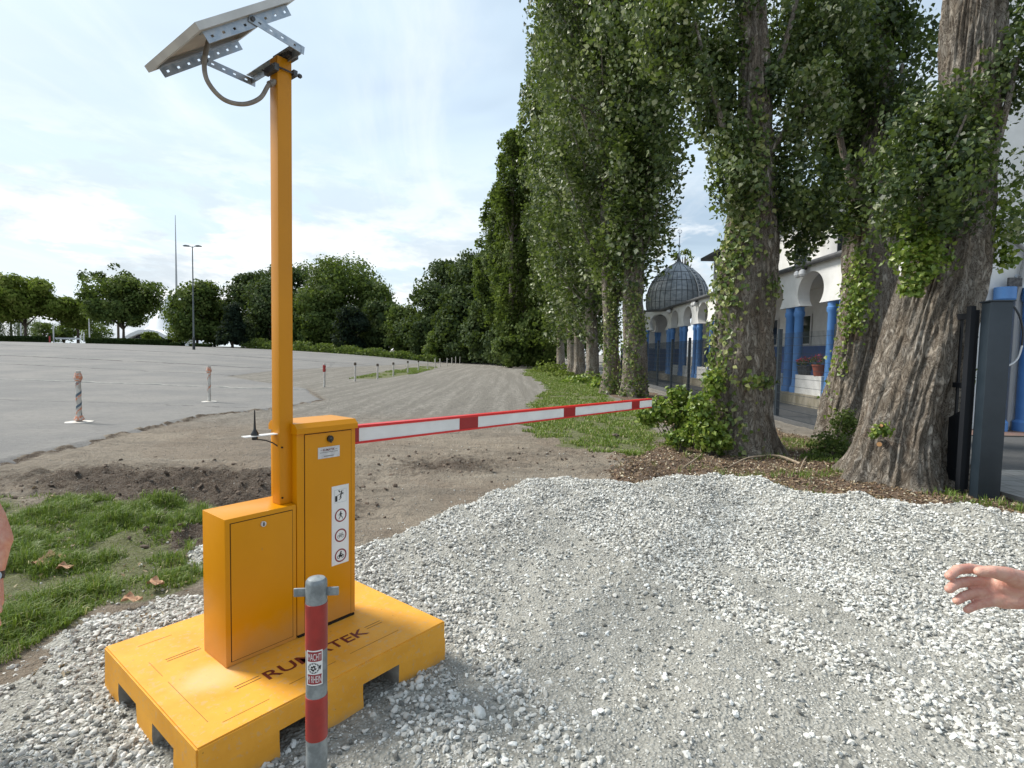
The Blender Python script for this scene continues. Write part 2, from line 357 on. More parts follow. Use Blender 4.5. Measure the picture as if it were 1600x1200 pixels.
def leafmat(name, stops, transl=.35, rough=.42, spec=.5):
    m_ = bpy.data.materials.new(name); m_.use_nodes = True; t = m_.node_tree; p = t.nodes['Principled BSDF']
    a = attr(t, 'tint'); cr = N(t, 'ShaderNodeValToRGB'); L(t, a, cr.inputs[0]); e = cr.color_ramp.elements
    e[0].position = stops[0][0]; e[0].color = stops[0][1] + (1,); e[1].position = stops[-1][0]; e[1].color = stops[-1][1] + (1,)
    for q, cc in stops[1:-1]: x = cr.color_ramp.elements.new(q); x.color = cc + (1,)
    L(t, cr.outputs[0], p.inputs['Base Color']); p.inputs['Roughness'].default_value = rough; p.inputs['Specular IOR Level'].default_value = spec
    tr = N(t, 'ShaderNodeBsdfTranslucent'); L(t, mixc(t, .5, cr.outputs[0], (.22, .32, .03)), tr.inputs[0])
    mx = N(t, 'ShaderNodeMixShader'); mx.inputs[0].default_value = transl
    L(t, p.outputs[0], mx.inputs[1]); L(t, tr.outputs[0], mx.inputs[2]); L(t, mx.outputs[0], t.nodes['Material Output'].inputs[0])
    return m_
m_poplar = leafmat('poplar_leaf', [(0, (.02, .042, .013)), (.5, (.078, .115, .034)), (.8, (.16, .205, .065)), (.9, (.30, .34, .16)), (1, (.46, .48, .32))], .28, .42, .4)  # palest stops paint lit-leaf highlights into the colour
m_bright = leafmat('young_leaf', [(0, (.07, .13, .02)), (.5, (.17, .26, .035)), (1, (.36, .42, .09))], .35)
m_ivy = leafmat('ivy_leaf', [(0, (.05, .09, .02)), (.5, (.14, .20, .04)), (1, (.38, .39, .15))], .25)
m_broad = leafmat('broadleaf', [(0, (.04, .07, .02)), (.6, (.10, .142, .036)), (1, (.19, .23, .07))], .3, .65, .15)
m_broadlt = leafmat('light_broadleaf', [(0, (.08, .12, .02)), (.6, (.16, .21, .04)), (1, (.26, .29, .08))], .35, .65, .15)
m_dkleaf = leafmat('dark_leaf', [(0, (.028, .048, .02)), (.6, (.062, .092, .034)), (1, (.12, .155, .06))], .2, .7, .12)  # lightened a little, haze on the far trees put into the colour
m_conif = leafmat('conifer', [(0, (.008, .016, .012)), (1, (.030, .046, .028))], .1, .8, .08)
m_willow = leafmat('willow', [(0, (.09, .12, .07)), (1, (.18, .22, .13))], .3)
m_hedge = leafmat('hedge_leaf', [(0, (.018, .035, .012)), (1, (.05, .08, .022))], .1, .7, .12)
m_grassb = leafmat('grass_blade', [(0, (.07, .125, .018)), (.55, (.14, .22, .035)), (.85, (.24, .29, .07)), (1, (.44, .40, .22))], .3, .5, .3)
m_litter = leafmat('dry_litter', [(0, (.08, .05, .03)), (.5, (.22, .15, .09)), (.8, (.42, .33, .22)), (1, (.60, .55, .42))], .05, .8, .1)
def fbark(t, p):
    o = objco(t); cav = attr(t, 'cav')
    n = noise(t, o, 5, 8, .65, .6, sc=(1, 1, .35)); n2 = noise(t, o, 11, 10, .68, 1.4, sc=(1, 1, .36)); n3 = noise(t, o, 70, 4, .65, .5, sc=(1, 1, .5))
    c_ = mixc(t, mapr(t, n, .35, .65), (.34, .285, .225), (.48, .435, .375))
    c_ = mixc(t, mapr(t, noise(t, o, 2.2, 5, .6), .56, .74, 0, .6), c_, (.26, .145, .09))
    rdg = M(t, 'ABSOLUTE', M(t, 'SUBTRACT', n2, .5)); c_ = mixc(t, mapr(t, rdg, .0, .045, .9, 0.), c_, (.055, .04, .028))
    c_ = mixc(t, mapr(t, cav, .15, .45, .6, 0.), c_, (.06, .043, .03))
    c_ = mixc(t, mapr(t, n2, .56, .68, 0, .6), c_, (.46, .43, .38))
    L(t, c_, p.inputs['Base Color']); addbump(t, p, M(t, 'ADD', M(t, 'MULTIPLY', mapr(t, rdg, 0., .12), .5), M(t, 'MULTIPLY', n3, .45)), 1., .05)
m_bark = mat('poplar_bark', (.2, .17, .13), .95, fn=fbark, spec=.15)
def fbarkd(t, p):
    fbark(t, p)
m_barkd = noisy((.085, .065, .05), (.13, .105, .08), 12, name='dark_bark', sc=(1, 1, .3), bump=.8, bscale=20, bdist=.03, rough=.95)
# building materials
m_wall = noisy((.80, .80, .79), (.70, .70, .68), 1.6, name='white_render', rough=.85, bump=.15, bscale=60, bdist=.004)
m_blue = noisy((.11, .28, .62), (.09, .24, .55), 2, name='blue_column_paint', rough=.45)
m_dblue = noisy((.045, .10, .30), (.05, .115, .34), 3, name='deep_blue_dado', rough=.6)
m_plinth = noisy((.42, .38, .30), (.24, .21, .14), 3, name='stained_plinth', rough=.9, sc=(1, 1, .4), detail=8)
m_lead = noisy((.24, .27, .30), (.44, .47, .50), 2.2, lo=.3, hi=.7, name='lead_sheet', rough=.5, metal=.25, detail=8, sc=(1, 1, 2))
m_roofg = noisy((.07, .075, .08), (.12, .12, .125), 3, name='grey_gutter', rough=.6)
m_glass = mat('dark_window_glass', (.02, .025, .03), .08)
m_frame = mat('white_frame', (.72, .72, .72), .5)
m_anth = noisy((.016, .026, .036), (.022, .033, .045), 3, name='anthracite_coating', rough=.4)
m_anth2 = mat('black_coating', (.008, .010, .014), .5)
m_soffit = mat('soffit', (.6, .6, .58), .8)
m_terra = noisy((.34, .085, .045), (.27, .07, .04), 9, name='terracotta', rough=.8)
m_flower = leafmat('red_flower', [(0, (.25, .01, .03)), (1, (.55, .03, .08))], .2)
m_soil = mat('soil', (.05, .035, .025), 1)
# ------------------------------------------------------------------ ground
def rise(x, y):
    return 1.9 * (1 - np.exp(-.04 * np.maximum(0, -np.asarray(x, float) - 9))) * ss(y, 12, 52)
LOT = [(-6.9, 7.3), (-7.25, 12.4), (-6.4, 14.4), (-6.05, 17), (-8.5, 22), (-14.5, 27.5), (-14.7, 33), (-12.2, 47), (-9.5, 75), (-11, 108), (-60, 116), (-190, 120), (-190, 20), (-60, -20), (-6.5, -20), (-6.5, 4)]
MUD = [(-3.3, 6.2, 1.7, .95), (-2.3, 5.2, .9, .9), (-3.6, 4.6, 1.0, .45), (-2.55, 4.5, .5, .8), (-5.5, 6.6, 1.6, .5), (-.9, 7.4, .9, .5), (.7, 8.6, 1.5, .35), (2.6, 7.6, 1.2, .5), (1.7, 7.2, .8, .6), (-1.0, 8.0, 1.2, .3)]
def mudf(x, y):
    s = 0
    for a, b, r, w_ in MUD: s = s + w_ * np.exp(-(((x - a) / r) ** 2 + ((y - b) / (r * .6)) ** 2))
    e_ = inpoly(x, y, LOT[:8] + [(-30, 30), (-30, 5)])
    s = s + .7 * np.exp(-((e_ + .12) / .13) ** 2) * (np.asarray(x) > -16) * (np.asarray(y) < 22)
    return np.clip(s, 0, 1)
GRASSP = [[(-12, 1.0), (-2.5, 1.2), (-2.4, 2.0), (-2.45, 2.6), (-2.4, 3.2), (-2.0, 3.6), (-2.15, 3.95), (-2.6, 4.1), (-2.75, 4.8), (-3.1, 5.35), (-4.4, 5.6), (-12, 5.2)],
          [(.35, 11.2), (1.0, 9.2), (1.9, 8.6), (2.6, 9.4), (3.0, 11), (3.4, 14), (3.8, 20), (4.2, 30), (4.6, 70), (3.2, 90), (1.6, 70), (1.0, 40), (1.8, 26), (.9, 20), (.5, 16), (-.4, 13.2)],
          [(-8.9, 29), (-7.2, 31), (-6.6, 38), (-7.2, 54), (-9.2, 54), (-9.4, 40)]]
def grassf(x, y):
    return np.maximum.reduce([ss(inpoly(x, y, P) + (fbm(np.asarray(x) * 1.7, np.asarray(y) * 1.7, 2) - .5) * .8, -.15, .25) for P in GRASSP])
MULCH = [(1.2, 6.6), (1.6, 8.2), (2.4, 9.0), (3.2, 11), (3.6, 15), (4.0, 22), (4.3, 90), (5.9, 90), (6.0, 7.0), (6.0, 4.2), (9, 1.5), (9, -3), (4, 3)]
def mulchf(x, y): return ss(inpoly(x, y, MULCH) + (fbm(np.asarray(x) * 2, np.asarray(y) * 2, 4) - .5) * .8, -.2, .3)
def gz(x, y):
    x = np.asarray(x, float); y = np.asarray(y, float)
    near = 1 - ss(np.hypot(x, y), 14, 30)
    h = rise(x, y)
    h = h + (fbm(x * 1.3, y * 1.3, 1, 4) - .5) * .05 * near + (fbm(x * 5, y * 5, 4, 4, .65) - .5) * .05 * near + (fbm(x * .12, y * .12, 2, 3) - .5) * .07 * ss(y, 12, 40) * (x > -6)
    md = mudf(x, y)
    h = h + md * (fbm(x * 5 + y * 2, y * 7, 3, 4, .6) - .5) * .34 * near
    h = h + mulchf(x, y) * (.03 + (fbm(x * 3, y * 3, 5, 4, .6) - .5) * .11) * near
    # tyre tread ripples across the dirt
    h = h + .016 * np.sin(x * 9 + y * 42 + 3 * fbm(x, y, 0)) * ss(y, 6, 7) * (1 - ss(y, 10, 13)) * ss(x, -2.4, -1.2) * (1 - ss(x, 1.5, 2.6)) * fbm(x * 1.2, y * 1.2, 3)
    return h
def axis(lo, hi, d0, d1, step, gr=1.07):
    a = list(np.arange(d0, d1 + 1e-6, step)); s = step
    while a[-1] < hi: s *= gr; a.append(a[-1] + s)
    b = []; s = step; v = d0
    while v > lo: s *= gr; v -= s; b.append(v)
    return np.array(b[::-1] + a)
def sheet(name, xs, ys, zf, m_, attrs=None, keep=None, **kw):
    X, Y = np.meshgrid(xs, ys); x = X.ravel(); y = Y.ravel(); V = np.stack([x, y, zf(x, y)], 1)
    nx, ny = len(xs), len(ys); i = np.arange((nx - 1) * (ny - 1)); c0 = (i // (nx - 1)) * nx + i % (nx - 1)
    Fc = np.stack([c0, c0 + 1, c0 + nx + 1, c0 + nx], 1)
    A = {k_: f(x, y) for k_, f in (attrs or {}).items()}
    if keep is not None:
        kp = keep(x, y); Fc = Fc[kp[Fc].any(1)]; u, inv = np.unique(Fc, return_inverse=True); V = V[u]; Fc = inv.reshape(Fc.shape); A = {k_: a[u] for k_, a in A.items()}
    return tag(npmesh(name, V, Fc, m_, smooth=True, attrs=A), **kw)
def dtrack(x, y): return np.clip(ss(y, 9, 16) * (1 - .0 * x) + .35 * fbm(x * .5, y * .5, 1), 0, 1) * (1 - .8 * mudf(x, y))
sheet('ground', axis(-900, 900, -7, 7, .055), axis(-60, 1500, 0, 14, .055), gz, m_ground,
      {'mud': mudf, 'mulch': mulchf, 'grass': grassf, 'track': dtrack}, kind='structure')
lx = axis(-190, -5.5, -11, -5.8, .05, 1.05); ly = axis(-20, 121, 5, 19, .05, 1.03)
def lotd(x, y): return inpoly(x, y, LOT) + (fbm(x * 1.3, y * 1.3, 3, 5, .6) - .5) * .22
sheet('parking_lot', lx, ly, lambda x, y: gz(x, y) * 0 + rise(x, y) + .022 + np.clip(lotd(x, y), -.6, .0) * .35, m_lot, keep=lambda x, y: lotd(x, y) > -.25, kind='structure')
# driveway and paving beyond the fence
def flat(name, x0, x1, y0, y1, z0, m_):
    return tag(MB().box(x0, x1, y0, y1, -.15, z0).build(name, m_), kind='structure')
flat('driveway', 6.75, 9.35, 7.6, 70, .09, m_drive)
flat('paving', 5.75, 30, -6, 7.6, .086, m_slab)
flat('paving', 9.35, 30, 7.6, 11.0, .082, m_drive)
flat('brick_path', 9.35, 30, 11.0, 12.3, .11, m_brick)
# ------------------------------------------------------------------ gravel
GP = [(-3.4, .2), (-2.75, 1.3), (-2.6, 2.0), (-2.55, 2.5), (-2.5, 3.0), (-2.35, 3.45), (-2.0, 3.65), (-2.5, 4.0), (-2.35, 4.5), (-1.6, 4.15), (-1.1, 4.5), (-.7, 5.2), (-.2, 5.95), (.5, 6.55), (1.5, 6.35), (2.6, 6.5), (3.0, 6.05), (3.3, 5.75), (4.0, 5.4), (4.9, 4.9), (6.5, 4.0), (9, 2.5), (9, -3), (-3.4, -3)]
CR = [(-1.2, 4.3, .0), (-.75, 4.95, .07), (-.2, 5.5, .15), (.55, 5.9, .19), (1.35, 5.85, .17), (2.45, 5.95, .19), (2.85, 5.35, .20), (3.9, 4.85, .20), (4.7, 4.3, .20), (6.2, 3.4, .2), (8, 2.2, .2)]
def gravd(x, y): return inpoly(x, y, GP) + (fbm(x * 2.6, y * 2.6, 1, 4, .6) - .5) * .45
def gravt(x, y):
    x = np.asarray(x, float); y = np.asarray(y, float); d = gravd(x, y)
    rid = np.zeros_like(x)
    for (x0, y0, h0), (x1, y1, h1) in zip(CR[:-1], CR[1:]):
        dx, dy = x1 - x0, y1 - y0; t = np.clip(((x - x0) * dx + (y - y0) * dy) / (dx * dx + dy * dy), 0, 1)
        q = np.hypot(x - x0 - t * dx, y - y0 - t * dy); front = (y < y0 + t * dy)
        sg = np.where(front, .75, .36); rid = np.maximum(rid, (h0 + (h1 - h0) * t) * np.exp(-(q / sg) ** 2))
    rough = (fbm(x * 1.7, y * 1.7, 2, 4, .55) - .5) * .09 * ss(y, 2.6, 4.5) * ss(x, -.8, .6)
    e = ss(d, -.12, .3)
    rough = rough + .05 * (fbm((x * .90 + y * .43) * 2.9, (-x * .43 + y * .90) * .42, 2, 4, .6) - .5) * ss(y, 2, 3)
    blk = 1 - ss(np.hypot(x + 1.1, y - 2.7), .9, 1.7)
    return -.05 + e * (.095 + rid * (.8 + .5 * fbm(x * 3, y * 3, 4)) + rough + .035 * (fbm(x * 4, y * 4, 0) - .5)) * (1 - blk) + e * blk * .055
def gs(x, y): return gz(x, y) + gravt(x, y)
sheet('gravel', np.arange(-3.3, 8.6, .03), np.arange(-.6, 7.0, .03), gs, m_grav, keep=lambda x, y: gravd(x, y) > -.2, kind='structure')
def ico(sub):
    bm = bmesh.new(); bmesh.ops.create_icosphere(bm, subdivisions=sub, radius=1)
    V = np.array([v.co[:] for v in bm.verts]); Fc = np.array([[v.index for v in f.verts] for f in bm.faces]); bm.free(); return V, Fc
def rotmats(n):
    q = rng.normal(size=(n, 4)); q /= np.linalg.norm(q, axis=1)[:, None]; w, x, y, z_ = q.T
    return np.stack([1 - 2 * (y * y + z_ * z_), 2 * (x * y - w * z_), 2 * (x * z_ + w * y), 2 * (x * y + w * z_), 1 - 2 * (x * x + z_ * z_), 2 * (y * z_ - w * x), 2 * (x * z_ - w * y), 2 * (y * z_ + w * x), 1 - 2 * (x * x + y * y)], 1).reshape(n, 3, 3)
def stones(P, size, sub):
    Vb, Fb = ico(sub); n = len(P); nv = len(Vb)
    V = np.repeat(Vb[None], n, 0) * (1 + rng.uniform(-.22, .22, (n, nv, 1)))
    V = V * np.stack([rng.uniform(.8, 1.35, n), rng.uniform(.6, 1., n), rng.uniform(.4, .75, n)], 1)[:, None]
    Rm = rotmats(n); V = np.einsum('nij,nvj->nvi', Rm, V); V[..., 2] *= .8
    V = V * size[:, None, None] + P[:, None]
    Fc = (Fb[None] + (np.arange(n) * nv)[:, None, None]).reshape(-1, 3)
    return V.reshape(-1, 3), Fc, nv
def dens(x, y):
    # tyre tracks of stone dust running diagonally through the loose stones
    a = x * .90 + y * .43; b = -x * .43 + y * .90
    st = fbm(a * 2.9, b * .42, 2, 4, .6)
    dcen = np.exp(-(((x - .7) / 1.6) ** 2 + ((y - 3.2) / 1.1) ** 2)) * .10
    return np.clip((st - .47 - dcen) * 9 + .55 + 1.3 * ss(gravt(x, y), .07, .17) + .5 * ss(x - y * .35, .6, 2.4), .16, 1)
Vs, Fs_, Ts = [], [], []; off = 0
def stonebatch(n, x0, x1, y0, y1, smin, smax, sub, dpow=1., lift=.25):
    global off
    x = rng.uniform(x0, x1, n); y = rng.uniform(y0, y1, n)
    k = (np.abs(x) < .98 * y + .5) & (gravd(x, y) > rng.uniform(-.10, .16, n)) & (rng.random(n) < dens(x, y) ** dpow)
    lu = (x + 1.0695) * .62403 + (y - 1.8094) * .7814; lv = -(x + 1.0695) * .7814 + (y - 1.8094) * .62403
    k &= ~((lu > .02) & (lu < 1.18) & (lv > .02) & (lv < 1.0))
    x = x[k]; y = y[k]; s = smin + (smax - smin) * rng.random(len(x)) ** 2.2
    P = np.stack([x, y, gs(x, y) + s * rng.uniform(-.1, lift + .3, len(x))], 1)
    V, Fc, nv = stones(P, s, sub); t = np.clip(rng.normal(.47, .28, len(x)) + .25 * (fbm(x * 2, y * 2, 3) - .5), 0, 1)
    Vs.append(V); Fs_.append(Fc + off); Ts.append(np.repeat(t, nv)); off += len(V)
stonebatch(32000, -3.2, 3.4, 1.5, 3.3, .0062, .0185, 2)
stonebatch(42000, -3.2, 3.4, 1.5, 3.3, .003, .008, 1, .35)
stonebatch(100000, -3.2, 6, 3.3, 7.0, .0075, .018, 1, .9, .5)
stonebatch(60000, -2.6, 6, 3.3, 7.0, .005, .010, 1, .4)
# scattered chips beyond the edge, on the dirt
n = 5000; x = rng.uniform(-4, 6, n); y = rng.uniform(3, 9.5, n); k = (gravd(x, y) < .1) & (rng.random(n) < .12 + .9 * np.exp(gravd(x, y) * 2.2)) & (np.abs(x) < y)
x = x[k]; y = y[k]; s = rng.uniform(.004, .013, len(x)); V, Fc, nv = stones(np.stack([x, y, np.maximum(gz(x, y), gs(x, y)) + s * .3], 1), s, 1)
Vs.append(V); Fs_.append(Fc + off); Ts.append(np.repeat(rng.uniform(.2, .8, len(x)), nv)); off += len(V)
tag(npmesh('gravel_stones', np.concatenate(Vs), np.concatenate(Fs_), m_stone, attrs={'tint': np.concatenate(Ts)}), kind='stuff')
del Vs, Fs_, Ts
# loose pebbles by the block
for q, (px, py, s, lab) in enumerate(((655, 1060, .030, 'smooth pale pebble touching the shadowed side of the orange block'), (656, 1071, .026, 'flat white pebble lying just outside the orange block, below a rounder one'), (750, 1112, .03, 'lone pale stone on grey dust between the bollard and the open gravel'))):
    p = G(px, py, .03); V, Fc, nv = stones(np.array([[p.x, p.y, float(gs(p.x, p.y)) + s * .5]]), np.array([s]), 3)
    tag(npmesh('pebble', V, Fc, m_stone, smooth=True, attrs={'tint': np.full(len(V), .85)}), lab, 'stone')
# ------------------------------------------------------------------ barrier
YAW = .8969
bar = empty('barrier_gate', (-1.0695, 1.8094, 0), YAW, label='orange solar powered barrier with striped red and white boom on a painted block', cat='barrier')
def UVW(u, v, z_): return (u, v, z_)
LB, WB, HB = 1.198, 1.018, .205
bk = MB()
def jag(n_): return [random.uniform(-.006, .006) for _ in range(n_)]
bm = bmesh.new(); bmesh.ops.create_cube(bm, size=1)
for v in bm.verts: v.co = Vector((LB / 2 + v.co.x * LB, WB / 2 + v.co.y * WB, .157 + v.co.z * .096))
bmesh.ops.bevel(bm, geom=[e for e in bm.edges if (e.verts[0].co.z + e.verts[1].co.z) / 2 > .12], offset=.006, segments=2, affect='EDGES')
bm.verts.index_update(); bk.add([v.co for v in bm.verts], [[v.index for v in f.verts] for f in bm.faces], 0); bm.free()
us = [(0, .30), (.495, .69), (.895, LB)]; vs = [(0, .205), (.42, .604), (.825, WB)]
for (a, b) in us:
    for (c_, d_) in vs:
        # rough cast feet: footprint slightly broken at the bottom
        n = 4; V = []; 
        e0 = 0 if a == 0 else .0; 
        tp = [(a, c_), (b, c_), (b, d_), (a, d_)]
        for zz, j in ((.112, 0), (.06, .002), (.0, .004)):
            for (q, w_) in tp: V.append((q + (random.uniform(-j, j) if j else 0), w_ + (random.uniform(-j, j) if j else 0), zz - (.02 if zz == 0 else 0)))
        Fq = [(i * 4 + k, i * 4 + (k + 1) % 4, (i + 1) * 4 + (k + 1) % 4, (i + 1) * 4 + k) for i in range(2) for k in range(4)]
        outer = lambda k: (k == 0 and c_ == 0) or (k == 3 and a == 0) or (k == 1 and b == LB) or (k == 2 and d_ == WB)
        for i, fq in enumerate(Fq): bk.add([V[w_] for w_ in fq], [(0, 1, 2, 3)], 0 if outer(i % 4) else 1)
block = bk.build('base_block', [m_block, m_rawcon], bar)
tb = MB()
put_text(tb, 'RUMATEK', lambda a, b: (a, b, HB + .0012), .362, .872, .196, .266, 0, .012)
tb.build('lettering', m_brown, block)
for v_ in (.236, .256):
    for u0_, u1_, dv in ((.245, .348, 0), (.886, .978, 0), (.14, .28, .43), (1.0, 1.1, .43)):
        MB().box(u0_, u1_, v_ + dv, v_ + dv + .003, HB + .0005, HB + .0012).build('painted_line', m_olive, block)
for a, b, c_, d_ in ((.085, .0865, .12, .50), (.085, .0865, .56, .72), (.12, .30, .075, .0765), (.40, .62, .105, .1065), (.70, .98, .11, .1115), (.10, .24, .90, .9015)):
    MB().box(a, b, c_, d_, HB + .0003, HB + .0009).build('mould_mark', m_olive, block)
# small cabinet
cb = MB().box(.282, .6095, .414, .639, HB + .001, .862, b=.004)
small = cb.build('battery_cabinet', m_paint, bar, True)
def doorset(par, u0, u1, z0, z1, v, nm='door'):
    MB().box(u0 - .003, u1 + .003, v - .0012, v + .003, z0 - .003, z1 + .003).build('door_gap', m_gap, par)
    return MB().box(u0, u1, v - .004, v + .002, z0, z1, b=.0012).build(nm, m_paint, par, True)
doorset(small, .306, .588, .228, .838, .414)
lk = MB()
lk.add(*(lambda n_: ([(.447 + .012 * math.cos(2 * math.pi * i / n_), yy, .808 + .012 * math.sin(2 * math.pi * i / n_)) for yy in (.402, .411) for i in range(n_)], [tuple(range(n_)), tuple(range(n_, 2 * n_))[::-1]] + [(i, (i + 1) % n_, n_ + (i + 1) % n_, n_ + i) for i in range(n_)]))(20))
lk.box(.444, .45, .4012, .402, .80, .816, 1)
lk.build('lock', [m_silver, m_gap], small, True)
# big cabinet
big = MB().box(.614, .9402, .4155, .658, HB + .012, 1.195, b=.003).build('barrier_cabinet', m_paint, bar, True)
cap = MB(); pr = [(.402, 1.196), (.402, 1.222), (.428, 1.243), (.645, 1.243), (.668, 1.222), (.668, 1.196)]
cap.prism(pr, lambda a, b, d: (d, a, b), .608, .946)
cap.build('cap', m_paint, big)
doorset(big, .655, .912, .222, 1.188, .4155)
MB().box(.62, .934, .412, .62, HB + .0005, HB + .012).build('foot', m_gap, big)
lk = MB()
def disc(mb, u, z_, r, y0, y1, mi=0, n_=20):
    mb.add([(u + r * math.cos(2 * math.pi * i / n_), yy, z_ + r * math.sin(2 * math.pi * i / n_)) for yy in (y0, y1) for i in range(n_)], [tuple(range(n_)), tuple(range(n_, 2 * n_))[::-1]] + [(i, (i + 1) % n_, n_ + (i + 1) % n_, n_ + i) for i in range(n_)], mi)
disc(lk, .787, 1.157, .016, .400, .412); disc(lk, .787, 1.157, .007, .3985, .4, 1)
lk.box(.783, .791, .3965, .4, 1.138, 1.158, 0)
lk.build('lock', [m_black, m_dsteel], big, True)
pl = MB(); y_ = .4108
pl.box(.722, .843, y_ - .0012, y_, 1.062, 1.118, 0)
ft = lambda a, b: (a, y_ - .0016, b)
put_text(pl, 'RUMATEK', ft, .750, .815, 1.097, 1.109, 1, .01)
pl.box(.735, .746, y_ - .0018, y_ - .0014, 1.102, 1.1035, 1); pl.box(.819, .830, y_ - .0018, y_ - .0014, 1.102, 1.1035, 1)
pl.box(.733, .832, y_ - .0018, y_ - .0014, 1.0905, 1.092, 2); pl.box(.755, .81, y_ - .0018, y_ - .0014, 1.071, 1.0735, 2)
pl.build('name_plate', [m_silver, m_brown, m_gap], big)
# warning sticker with four pictograms
sg = MB(); s0, s1, t0_, t1_ = .798, .897, .505, .912
sg.box(s0, s1, y_ - .001, y_, t0_, t1_, 0)
yy = y_ - .0014
cu_ = (s0 + s1) / 2
def seg(mb, a, b, w_, mi, y=yy):
    a = Vector(a); b = Vector(b); d = (b - a).normalized() * w_ / 2; n_ = Vector((-d.y, d.x))
    q = [a - d * .4 + n_, a - d * .4 - n_, b + d * .4 - n_, b + d * .4 + n_]
    mb.add([(p.x, y, p.y) for p in q], [(0, 1, 2, 3)], mi)
def dsk(mb, c_, r, mi, y=yy, r0=0., n_=28):
    o_ = [(c_[0] + r * math.cos(2 * math.pi * i / n_), y, c_[1] + r * math.sin(2 * math.pi * i / n_)) for i in range(n_)]
    if r0: mb.add(o_ + [(c_[0] + r0 * math.cos(2 * math.pi * i / n_), y, c_[1] + r0 * math.sin(2 * math.pi * i / n_)) for i in range(n_)], [(i, (i + 1) % n_, n_ + (i + 1) % n_, n_ + i) for i in range(n_)], mi)
    else: mb.add(o_, [tuple(range(n_))], mi)
for k, zc in enumerate((.757, .653, .549)):
    c_ = (cu_ + .002, zc); dsk(sg, c_, .0345, 1, yy, .0275)
    P_ = lambda a, b: (c_[0] + a * .001, c_[1] + b * .001)
    if k == 0:
        dsk(sg, P_(0, 17), .0036, 2); seg(sg, P_(0, 12), P_(0, -1), .0085, 2); seg(sg, P_(1, -1), P_(8, -10), .0042, 2); seg(sg, P_(8, -10), P_(11, -19), .0036, 2)
        seg(sg, P_(-1, -1), P_(-5, -10), .0042, 2); seg(sg, P_(-5, -10), P_(-11, -18), .0036, 2); seg(sg, P_(2, 11), P_(9, 4), .0032, 2); seg(sg, P_(-2, 11), P_(-9, 5), .0032, 2); seg(sg, P_(-9, 5), P_(-10, -1), .0028, 2)
    elif k == 1:
        for a in (-11.5, 11.5): dsk(sg, P_(a, -5), .0085, 2, yy, .0066)
        for a, b in (((-11.5, -5), (-4, 6)), ((-4, 6), (8, 6)), ((8, 6), (11.5, -5)), ((-4, 6), (0, -5)), ((0, -5), (8, 6)), ((-11.5, -5), (0, -5)), ((8, 6), (7, 11)), ((7, 11), (11, 12)), ((-4, 6), (-5, 10)), ((-8, 10), (-2, 10))): seg(sg, P_(*a), P_(*b), .0019, 2)
    else:
        for a in (-12, 12): dsk(sg, P_(a, -7), .0085, 2, yy, .0055)
        seg(sg, P_(-9, -4), P_(8, -3), .009, 2); seg(sg, P_(-11, 1), P_(2, 2), .005, 2); seg(sg, P_(4, 0), P_(12, -7), .003, 2); seg(sg, P_(-4, 4), P_(0, 13), .008, 2); dsk(sg, P_(2, 18), .0042, 2)
        seg(sg, P_(0, 12), P_(8, 6), .0032, 2); seg(sg, P_(-4, 3), P_(4, -3), .005, 2); seg(sg, P_(5, 8), P_(10, 2), .0028, 2)
c_ = (cu_, .858)
P_ = lambda a, b: (c_[0] + a * .001, c_[1] + b * .001)
for a, b in (((-34, -33), (34, -33)), ((34, -33), (34, 33)), ((34, 33), (-34, 33)), ((-34, 33), (-34, -33))): seg(sg, P_(*a), P_(*b), .0012, 3)
seg(sg, P_(-24, -24), P_(-24, 0), .013, 2); seg(sg, P_(-18, 2), P_(8, 14), .0022, 2); dsk(sg, P_(6, 21), .0042, 2); seg(sg, P_(6, 15), P_(2, 0), .008, 2)
seg(sg, P_(2, 0), P_(4, -12), .0048, 2); seg(sg, P_(4, -12), P_(-8, -20), .004, 2); seg(sg, P_(3, 0), P_(-3, -9), .0045, 2); seg(sg, P_(6, 13), P_(17, 6), .0036, 2); seg(sg, P_(5, 13), P_(18, 13), .0032, 2)
seg(sg, P_(-10, 28), P_(-3, 20), .006, 2); seg(sg, P_(8, 27), P_(18, 26), .0022, 2)
sg.build('sign', [m_white, m_ring, m_pic, m_galv], big, label='white strip with a falling boom warning and three round prohibition signs')
# pole
pu0, pu1, pv0, pv1, pz = .551, .620, .456, .525, 2.915
pole = MB().box(pu0, pu1, pv0, pv1, .8625, pz, b=.004).build('pole', m_pole, bar, True)
for zz in (.895, 1.135):
    bo = MB(); disc(bo, .563, zz, .0045, pv0 - .004, pv0, 0, 10); bo.build('bolt', m_gap, pole)
# boom
ax0, ax1 = .945, 4.78
boomv = .53
def aslope(u): return 1.192 - (u - .945) / 3.84 * .058
am = MB()
def bx_arm(u0, u1, v0, v1, d0, d1, mi):
    V = [(u, v, aslope(u) - d) for d in (d1, d0) for v in (v0, v1) for u in (u0, u1)]
    am.add(V, [(0, 2, 3, 1), (4, 5, 7, 6), (0, 1, 5, 4), (2, 6, 7, 3), (0, 4, 6, 2), (1, 3, 7, 5)], mi)
bx_arm(ax0, ax1, boomv - .02, boomv + .02, .014, .088, 0)
bx_arm(ax0, ax1, boomv - .024, boomv + .024, 0, .0142, 1)
bx_arm(ax0, ax1, boomv - .024, boomv + .024, .0878, .1, 1)
for u0, u1 in ((.985, 1.03), (1.81, 1.99), (3.05, 3.23), (4.30, 4.48)): bx_arm(u0, u1, boomv - .0214, boomv + .0214, .0142, .0878, 2)
bx_arm(ax0, .99, boomv - .0212, boomv + .0212, .0142, .0878, 2)
am.build('boom', [m_white, m_red, m_dred], bar)
